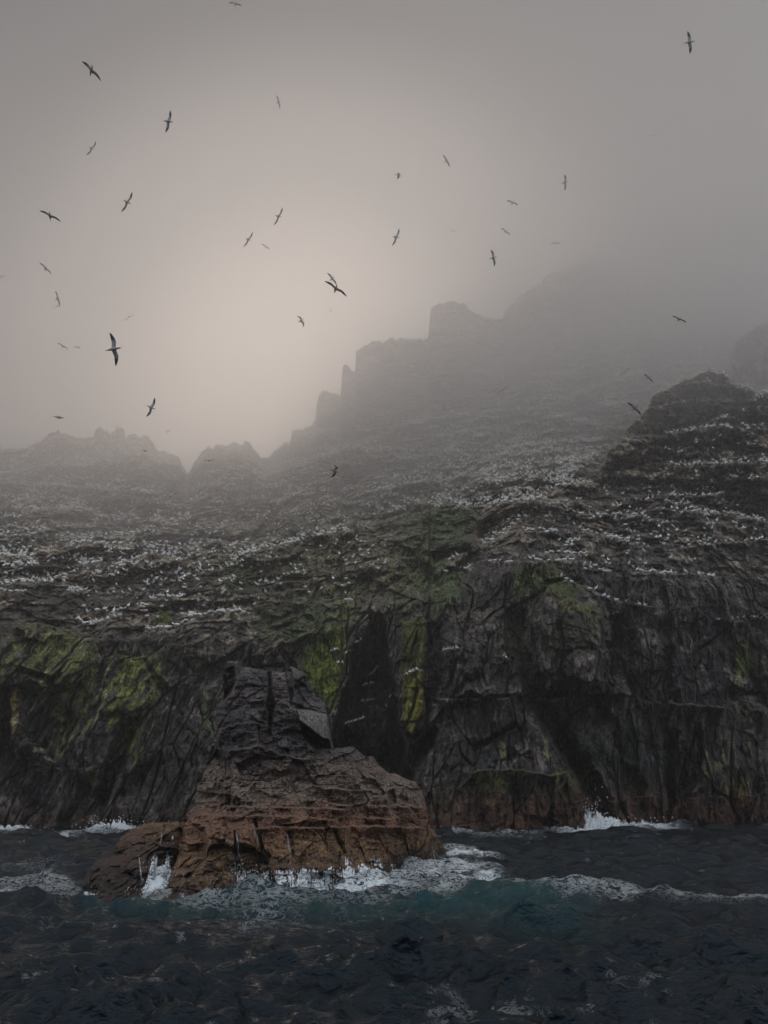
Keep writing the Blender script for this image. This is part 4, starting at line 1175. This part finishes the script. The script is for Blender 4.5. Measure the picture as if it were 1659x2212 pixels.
def sheet(grid, poly, cover, fine=1.0, soft=7, seed=88, off=0.07, lean=0.0):
    """a torn film of white water over the rock: streaks and drops where the noise lets it through"""
    global fall_n
    P = np.array(poly, float); lo, hi = P.min(0) - soft, P.max(0) + soft
    px, py = np.arange(lo[0], hi[0], 0.75), np.arange(hi[1], lo[1], -0.9)
    gx, gy = np.meshgrid(px, py)
    u = gx + lean * (gy - lo[1])
    st = gnoise(np.stack([u * 0.42 * fine, gy * 0.055, u * 0], -1), seed) + 0.8 * gnoise(np.stack([u * 1.0 * fine, gy * 0.20, u * 0 + 4], -1), seed + 1)
    dr = gnoise(np.stack([u * 0.8, gy * 0.7, u * 0 + 9], -1), seed + 2)
    cl = gnoise(np.stack([u * 0.045, gy * 0.02, u * 0 + 2], -1), seed + 3)
    wx_ = 5 * gnoise(np.stack([gx * 0.08, gy * 0.08, gx * 0], -1), seed + 4); wy_ = 11 * gnoise(np.stack([gx * 0.10, gx * 0, gx * 0], -1), seed + 5)
    edge = sstep(-soft, soft * 1.4, poly_sd(gx + wx_, gy + wy_, poly))
    down = (gy - lo[1]) / (hi[1] - lo[1])
    val = st * 0.9 + dr * 0.55 + cl * 1.1 + cover + 0.5 * (down - .5) - 1.5 * (1 - edge)
    keep = val > 0
    d = rock_depth(grid, gx, gy) - off - 0.10 * np.clip(val, 0, 1) - 0.05 * dr
    V_ = unproject(gx, gy, d)
    nr, nc = gx.shape; idx = np.arange(nr * nc).reshape(nr, nc)
    jump = np.abs(np.diff(d, axis=0))[:, :-1] < 0.45
    cell = keep[:-1, :-1] & keep[1:, 1:] & jump
    q_ = np.stack([idx[:-1, :-1][cell], idx[:-1, 1:][cell], idx[1:, 1:][cell], idx[1:, :-1][cell]], -1)
    if not len(q_): return
    used, inv = np.unique(q_, return_inverse=True)
    fall_V.append(V_.reshape(-1, 3)[used]); fall_Q.append(inv.reshape(q_.shape) + fall_n); fall_n += len(used)
sheet(stack_grid, [(548,1880),(600,1872),(700,1872),(790,1866),(838,1878),(838,1925),(700,1940),(548,1942)], 0.22)
sheet(stack_grid, [(500,1858),(530,1862),(550,1895),(560,1945),(505,1945),(505,1900)], 0.10, seed=120)
sheet(stack_grid, [(506,1812),(516,1815),(524,1862),(510,1862)], 0.15, 1.4, 3, seed=130)
sheet(stack_grid, [(838,1862),(940,1840),(950,1872),(842,1905)], -0.42, 1.5, 6, seed=140)
sheet(stack_grid, [(455,1868),(480,1862),(478,1945),(440,1945)], -0.12, 1.2, 5, seed=150, lean=.3)
sheet(stack_grid, [(392,1885),(410,1880),(400,1945),(375,1945)], -0.10, 1.2, 5, seed=160, lean=.4)
sheet(stack_grid, [(560,1832),(575,1830),(578,1870),(566,1872)], -0.15, 1.4, 4, seed=170)
sheet(stack_grid, [(735,1840),(760,1846),(762,1872),(745,1872)], -0.15, 1.4, 4, seed=180)
sheet(stack_grid, [(775,1850),(830,1848),(830,1875),(780,1875)], -0.05, 1.2, 5, seed=185)
sheet(low_grid, [(322,1870),(350,1866),(374,1870),(372,1925),(345,1948),(300,1945)], 0.42, 0.9, 6, seed=190, lean=.3)
sheet(low_grid, [(325,1840),(345,1835),(342,1875),(322,1880)], -0.05, 1.2, 4, seed=200)
sheet(low_grid, [(356,1835),(367,1835),(368,1872),(356,1872)], 0.25, 1.3, 3, seed=210)
sheet(low_grid, [(366,1788),(382,1788),(378,1820),(368,1820)], 0.0, 1.4, 3, seed=220)
sheet(low_grid, [(296,1852),(312,1850),(320,1935),(300,1935)], -0.35, 1.4, 5, seed=230)
for (g_, x_, y_, ln, wd, k, dr) in [(stack_grid,511,1800,50,.7,3,5),(stack_grid,620,1800,50,.6,2,8),(stack_grid,549,1790,46,.6,2,12),(stack_grid,885,1848,32,.7,3,4),(stack_grid,935,1828,40,.8,3,10),(low_grid,300,1850,60,.7,2,6),(low_grid,350,1800,30,.6,2,-4)]:
    for _ in range(k):
        strand(g_, x_ + rng.normal(0, 1.2), y_ + rng.uniform(-2, 8), ln * rng.uniform(.5, 1.0), wd, dr * rng.uniform(.5, 1.2))
me = mesh_from('falling_water', np.concatenate(fall_V), np.concatenate(fall_Q))
o = link('falling_water', me, mat_white)
tag(o, 'white sea water pouring in threads off the brown rocks', 'water', kind='stuff')

# ------------------------------------------------------------------ sea
tx = np.concatenate([-np.geomspace(1.0, 0.62, 40), np.linspace(-0.61, 0.61, 1000), np.geomspace(0.62, 1.0, 40)])
yy = np.concatenate([np.linspace(3, 12, 40)[:-1], np.geomspace(12, 125, 720), np.linspace(126, 680, 30)])
SX = yy[:, None] * tx[None, :]; SY = np.repeat(yy[:, None], len(tx), 1)
spacing = np.maximum(np.gradient(yy)[:, None], np.gradient(tx)[None, :] * yy[:, None])
H = np.zeros_like(SX); DX = np.zeros_like(SX); DY = np.zeros_like(SX)
wr = np.random.default_rng(12)
gust = 0.75 + 0.7 * gnoise(np.stack([SX * 0.05, SY * 0.09, SX * 0], -1), 61)
for k in range(96):
    lam = 9.0 * (0.30 / 9.0) ** (k / 95.0) * wr.uniform(.9, 1.1)
    ang = math.radians(-86) + wr.normal(0, 0.42 if lam > 1.5 else 0.65)
    kx, ky = math.cos(ang) * 2 * math.pi / lam, math.sin(ang) * 2 * math.pi / lam
    amp = (0.023 if lam < 2.0 else 0.031) * lam ** (0.95 if lam < 2.6 else 0.35) * wr.uniform(.6, 1.4)
    ph = wr.uniform(0, 6.28)
    th = kx * SX + ky * SY + ph + 1.6 * gnoise(np.stack([SX / lam * .30, SY / lam * .22, SX * 0 + k], -1), 62)
    fade = np.clip((lam / spacing - 2.0) / 2.5, 0, 1)
    g_ = fade * amp * (gust if lam < 5 else 1)
    H += g_ * np.cos(th)
    s_ = g_ * np.sin(th) * 0.45
    DX -= s_ * math.cos(ang); DY -= s_ * math.sin(ang)
# small steep crests thrown up by the crossing seas
for sc_, am_, sd_ in ((0.45, .07, 71), (1.0, .05, 72), (2.2, .03, 73), (4.6, .014, 74)):
    r_ = 1 - 2 * np.abs(gnoise(np.stack([SX * sc_ * 0.62, SY * sc_, SX * 0 + sc_], -1), sd_))
    fade = np.clip((1 / sc_ / spacing - 1.6) / 2.5, 0, 1)
    H += am_ * fade * (np.maximum(r_, 0) ** 2 - .3) * (0.5 + 0.6 * gust)
# the breaking swell that runs right from the stack
def sea_line(pts):
    return [tuple(sea_point(*p)) for p in pts]
def sea_ridge(pts, h, w, w2):
    """height of a swell along a line; w in front (towards the boat), w2 behind"""
    L_ = np.array(sea_line(pts))
    d, s = line_dist(SX, SY, L_)
    along = (SX > L_[:, 0].min() - 2) & (SX < L_[:, 0].max() + 2)
    front_ = SY < np.interp(SX, L_[:, 0], L_[:, 1])
    return h * np.exp(-(d / np.where(front_, w, w2)) ** 2)
swell = [(845,1942),(930,1936),(1000,1927),(1050,1920),(1120,1930),(1200,1940),(1300,1945),(1400,1950),(1530,1952),(1659,1948),(1900,1950)]
H += sea_ridge(swell, 0.34, 1.0, 1.8)
H += sea_ridge([(560,1960),(700,1945),(800,1938),(880,1940)], 0.22, .8, 1.2)
H += sea_ridge([(0,1915),(80,1905),(170,1915)], 0.25, 1.0, 1.6)
# foam
PXs, PYs = project(np.stack([SX, SY, H * 0], -1))
TWX = 60 * gnoise(np.stack([SX * .25, SY * .25, SX * 0 + 3], -1), 67); TWY = 14 * gnoise(np.stack([SX * .5, SY * .4, SX * 0 + 8], -1), 68)
FWX = PXs + 0.6 * TWX + 30 * gnoise(np.stack([SX * .9, SY * .5, SX * 0], -1), 91); FWY = PYs + 0.8 * TWY + 8 * gnoise(np.stack([SX * 1.1, SY * .7, SX * 0], -1), 92)
foam = np.zeros_like(SX); teal = np.zeros_like(SX)
def foam_poly(poly, k, soft=10):
    global foam
    foam = np.maximum(foam, k * poly_mask(FWX, FWY, poly, soft * 1.6) * (0.85 + 0.5 * gnoise(np.stack([SX * .35, SY * .8, SX * 0], -1), 93)))
def foam_line(pts, k, w):
    global foam
    P = np.array(pts, float)
    sel = (PXs > P[:, 0].min() - 40) & (PXs < P[:, 0].max() + 40) & (PYs > P[:, 1].min() - 40) & (PYs < P[:, 1].max() + 40)
    d, s = line_dist(PXs[sel], PYs[sel], P)
    foam[sel] = np.maximum(foam[sel], k * np.exp(-(d / w) ** 2))
foam_poly([(165,1925),(340,1930),(560,1915),(840,1890),(950,1855),(1040,1868),(1060,1895),(960,1925),(840,1935),(700,1955),(560,1962),(380,1950),(200,1945)], 1.05, 9)
foam_poly([(540,1925),(840,1900),(840,1932),(560,1940)], 1.2, 6)
foam_poly([(300,1915),(375,1880),(372,1925),(320,1940)], 1.3, 6)
foam_poly([(170,1935),(345,1940),(345,1950),(170,1952)], 1.1, 5)
foam_poly([(-300,1930),(0,1905),(90,1898),(175,1915),(172,1938),(90,1940),(0,1945),(-300,1950)], 0.8, 7)
foam_poly([(400,1950),(700,1950),(840,1945),(900,1960),(640,1985),(430,1980),(200,1965)], 0.66, 10)
foam_poly([(0,1860),(120,1868),(160,1880),(60,1885),(0,1880)], 0.5, 6)
foam_line(swell[:7], 0.75, 9); foam_line(swell[6:], 0.8, 7); foam_line([(1000,1925),(1050,1918),(1120,1930)], 1.0, 8)
foam_line([(930,1880),(1000,1872),(1040,1880),(1085,1885)], 0.85, 8)
foam_line([(960,1842),(1000,1840),(1030,1846)], 0.9, 6)
foam_line([(940,1790),(1000,1792),(1020,1800),(980,1800)], 0.9, 4)
foam_line([(1100,1806),(1150,1798),(1230,1794),(1300,1786),(1420,1786)], 1.0, 4)
foam_line([(1420,1786),(1500,1782),(1580,1782),(1700,1776)], 0.8, 2.5)
foam_line([(-100,1803),(0,1800),(60,1798)], 1.1, 5); foam_line([(100,1812),(190,1803),(275,1790)], 0.85, 4); foam_line([(60,1802),(200,1798),(280,1788)], 0.9, 3)
foam_line([(1020,1805),(1100,1806)], 0.8, 3); foam_line([(700,1800),(935,1800)], 0.8, 3)
foam_line([(0,1985),(80,1995),(160,2010)], 0.42, 8)
foam_line([(520,2030),(640,2020),(790,2008),(860,2004)], 0.46, 8)
foam_line([(930,2178),(1010,2162),(1100,2160),(1220,2172),(1380,2190)], 0.52, 13)
foam_line([(680,2190),(830,2200),(960,2196)], 0.5, 12)
foam_line([(1320,2130),(1420,2128),(1560,2126)], 0.42, 6)
foam_line([(930,2150),(960,2138),(1010,2152)], 0.45, 9)
foam_line([(1080,1975),(1180,1972)], 0.45, 5)
foam = foam * 0.78
foam = foam + 0.16 * gnoise(np.stack([SX * 0.6, SY * 0.4, SX * 0], -1), 64) * (foam > .05)
glint = 1 - 2 * np.abs(gnoise(np.stack([SX * 0.55, SY * 1.25, SX * 0 + 2], -1), 94))
glint2 = gnoise(np.stack([SX * 1.6, SY * 3.0, SX * 0 + 2], -1), 95)
foam = np.maximum(foam, 0.40 * sstep(0.78, 0.98, glint) * sstep(0.02, 0.18, H) * sstep(.0, .35, glint2))  # small pale highlights along wave crests, painted in through the foam mask
# stray whitening on crests
foam = np.maximum(foam, 0.33 * sstep(0.18, 0.42, H) * sstep(20, 60, SY) * (gust > .9))
TWX = 60 * gnoise(np.stack([SX * .25, SY * .25, SX * 0 + 3], -1), 67); TWY = 14 * gnoise(np.stack([SX * .5, SY * .4, SX * 0 + 8], -1), 68)
def teal_poly(poly, k, soft=14):
    global teal
    teal = np.maximum(teal, k * poly_mask(PXs + TWX, PYs + TWY, poly, soft * 1.5) * (0.55 + 0.9 * np.clip(H * 1.5 + .3, 0, 1)))
teal_poly([(840,1950),(960,1935),(1050,1925),(1200,1945),(1290,1955),(1240,1980),(1100,1985),(950,1975),(850,1970)], 0.65, 20)
teal_poly([(180,1945),(560,1955),(840,1945),(1000,1960),(1100,1990),(800,2000),(420,1990),(180,1970)], 0.45, 25)
teal_poly([(820,1975),(1100,1985),(1300,2020),(1000,2010)], 0.35, 20)
# splash heaps where the swell hits the cliff
def heap(px, py, h, r):
    global H, foam
    c = sea_point(px, py); d = np.hypot(SX - c[0], SY - c[1])
    n_ = 0.15 + 1.5 * np.abs(gnoise(np.stack([SX * 1.6, SY * 1.2, SX * 0], -1), 66)) + 1.1 * np.abs(gnoise(np.stack([SX * 4.1, SY * 2, SX * 0], -1), 69))
    H += h * np.exp(-(d / r) ** 2) * n_; foam = np.maximum(foam, 1.3 * np.exp(-(d / (r * 1.3)) ** 2))
heap(1268, 1794, 1.1, 0.9); heap(1300, 1794, 0.8, 3.6); heap(1225, 1796, 0.6, 3.0); heap(1370, 1789, 0.55, 4)
heap(240, 1799, 1.0, 2.2); heap(30, 1802, 0.9, 2.5); heap(985, 1798, 1.0, 1.0)
heap(340, 1922, 0.7, .9); heap(325, 1935, 0.35, .8); heap(620, 1926, .3, .8); heap(530, 1930, .35, .7); heap(820, 1905, .5, 1.2); heap(1010, 1852, .4, 1.5)
SV = np.stack([SX + DX, SY + DY, H], -1)
cs = np.stack([np.clip(foam, 0, 1.5), teal, foam * 0], -1)
me = mesh_from('sea', SV, grid_faces(len(yy), len(tx)), cs)
sea = link('sea', me, mat_sea)
tag(sea, 'dark choppy sea with white surf round the rocks', kind='structure')
# plain water behind and beside the boat
far = np.array([[-690, -55, -.02], [690, -55, -.02], [690, 3, -.02], [-690, 3, -.02]], float)
me = mesh_from('sea_behind', far, np.array([[0, 1, 2, 3]]), np.zeros((4, 3)))
o = link('sea', me, mat_sea); tag(o, 'dark open water behind the boat', kind='structure')

# spray thrown up where the swell strikes
sp_V, sp_Q, sp_n = [], [], 0
def droplets(px, py, n_, rx_, rh, size, dback=0.0):
    global sp_n
    c = sea_point(px, py)
    for _ in range(n_):
        a = rng.normal(0, rx_); h = abs(rng.normal(0, rh)); y_ = c[1] - dback + rng.normal(0, .3)
        s = size * rng.uniform(.4, 1.3)
        p = np.array([c[0] + a, y_, h + 0.05])
        o_ = np.array([[1, 0, 0], [0, 1, 0], [-1, 0, 0], [0, -1, 0], [0, 0, 1.4], [0, 0, -1.4]]) * s
        sp_V.append(o_ + p)
        sp_Q.append(np.array([(0, 1, 4), (1, 2, 4), (2, 3, 4), (3, 0, 4), (1, 0, 5), (2, 1, 5), (3, 2, 5), (0, 3, 5)]) + sp_n); sp_n += 6
droplets(1268, 1794, 500, 1.2, 1.2, .06); droplets(1330, 1792, 250, 3.0, .5, .06); droplets(245, 1800, 260, 1.6, .6, .05); droplets(30, 1802, 120, 1.8, .4, .05)
droplets(345, 1930, 420, .45, .45, .016); droplets(525, 1930, 420, .5, .5, .016); droplets(640, 1928, 700, 1.2, .28, .015); droplets(780, 1918, 500, 1.0, .25, .015); droplets(265, 1940, 200, .7, .16, .015)
me = mesh_from('spray', np.concatenate(sp_V), np.concatenate(sp_Q))
o = link('sea_spray', me, mat_white); tag(o, 'white spray thrown up where the swell strikes rock', 'spray', kind='stuff')

# ------------------------------------------------------------------ haze
m = bpy.data.materials.new('haze'); m.use_nodes = True
n, l = m.node_tree.nodes, m.node_tree.links
n.clear()
mo = n.new('ShaderNodeOutputMaterial'); pv = n.new('ShaderNodeVolumePrincipled')
pv.inputs['Color'].default_value = (0.998, 0.978, 0.966, 1)
pv.inputs['Density'].default_value = HAZE_DENSITY
pv.inputs['Anisotropy'].default_value = HAZE_ANISO
l.new(pv.outputs[0], mo.inputs['Volume'])
top = float(V[..., 2].max()) + 6
x0, x1, y0, y1, z0, z1 = -700, 700, -58, 690, -6, top
hv = np.array([[x0, y0, z0], [x1, y0, z0], [x1, y1, z0], [x0, y1, z0], [x0, y0, z1], [x1, y0, z1], [x1, y1, z1], [x0, y1, z1]], float)
me = mesh_from('haze', hv, np.array([[0, 3, 2, 1], [4, 5, 6, 7], [0, 1, 5, 4], [1, 2, 6, 5], [2, 3, 7, 6], [3, 0, 4, 7]]), smooth=False)
haze = link('haze', me, m)
tag(haze, 'pale sea mist thickening towards the summit', 'haze', kind='stuff')
# the cloud that caps the island: an even body of mist with a ragged, sloping underside above the sea wall
mc = m.copy(); mc.name = 'cloud mist'
mc.node_tree.nodes['Principled Volume'].inputs['Density'].default_value = CLOUD_DENSITY
cxs, cys = np.linspace(-690, 690, 70), np.linspace(58, 685, 50)
CX, CY = np.meshgrid(cxs, cys)
cb = 50 + 0.30 * np.clip(CX, -18, 140) + 0.02 * CY + 9 * gnoise(np.stack([CX / 45, CY / 60, CX * 0], -1), 201) + 4 * gnoise(np.stack([CX / 17, CY / 24, CX * 0], -1), 202)
cb = np.maximum(cb, 12)
ct = 140 + 0.40 * (CX + 50) + 0.25 * (CY - 280)
ct = np.maximum(np.minimum(ct, top - 3), cb + 1)
top_s = np.stack([CX, CY, ct], -1); bot_s = np.stack([CX, CY, cb], -1)
nrc, ncc = CX.shape; off_ = nrc * ncc
fq = grid_faces(nrc, ncc)
idc = np.arange(off_).reshape(nrc, ncc)
rim = np.concatenate([idc[0, :], idc[1:, -1], idc[-1, -2::-1], idc[-2:0:-1, 0]])
nx_ = np.roll(rim, -1)
sides = np.stack([rim, nx_, nx_ + off_, rim + off_], -1)
me = mesh_from('cloud', np.concatenate([bot_s.reshape(-1, 3), top_s.reshape(-1, 3)]), np.concatenate([fq[:, ::-1], fq + off_, sides]), smooth=False)
cloud = link('cloud', me, mc)
tag(cloud, 'low grey cloud hiding the summit and veiling the upper slope', 'cloud', kind='stuff')
print('individual gannets', n_own, 'top', top)
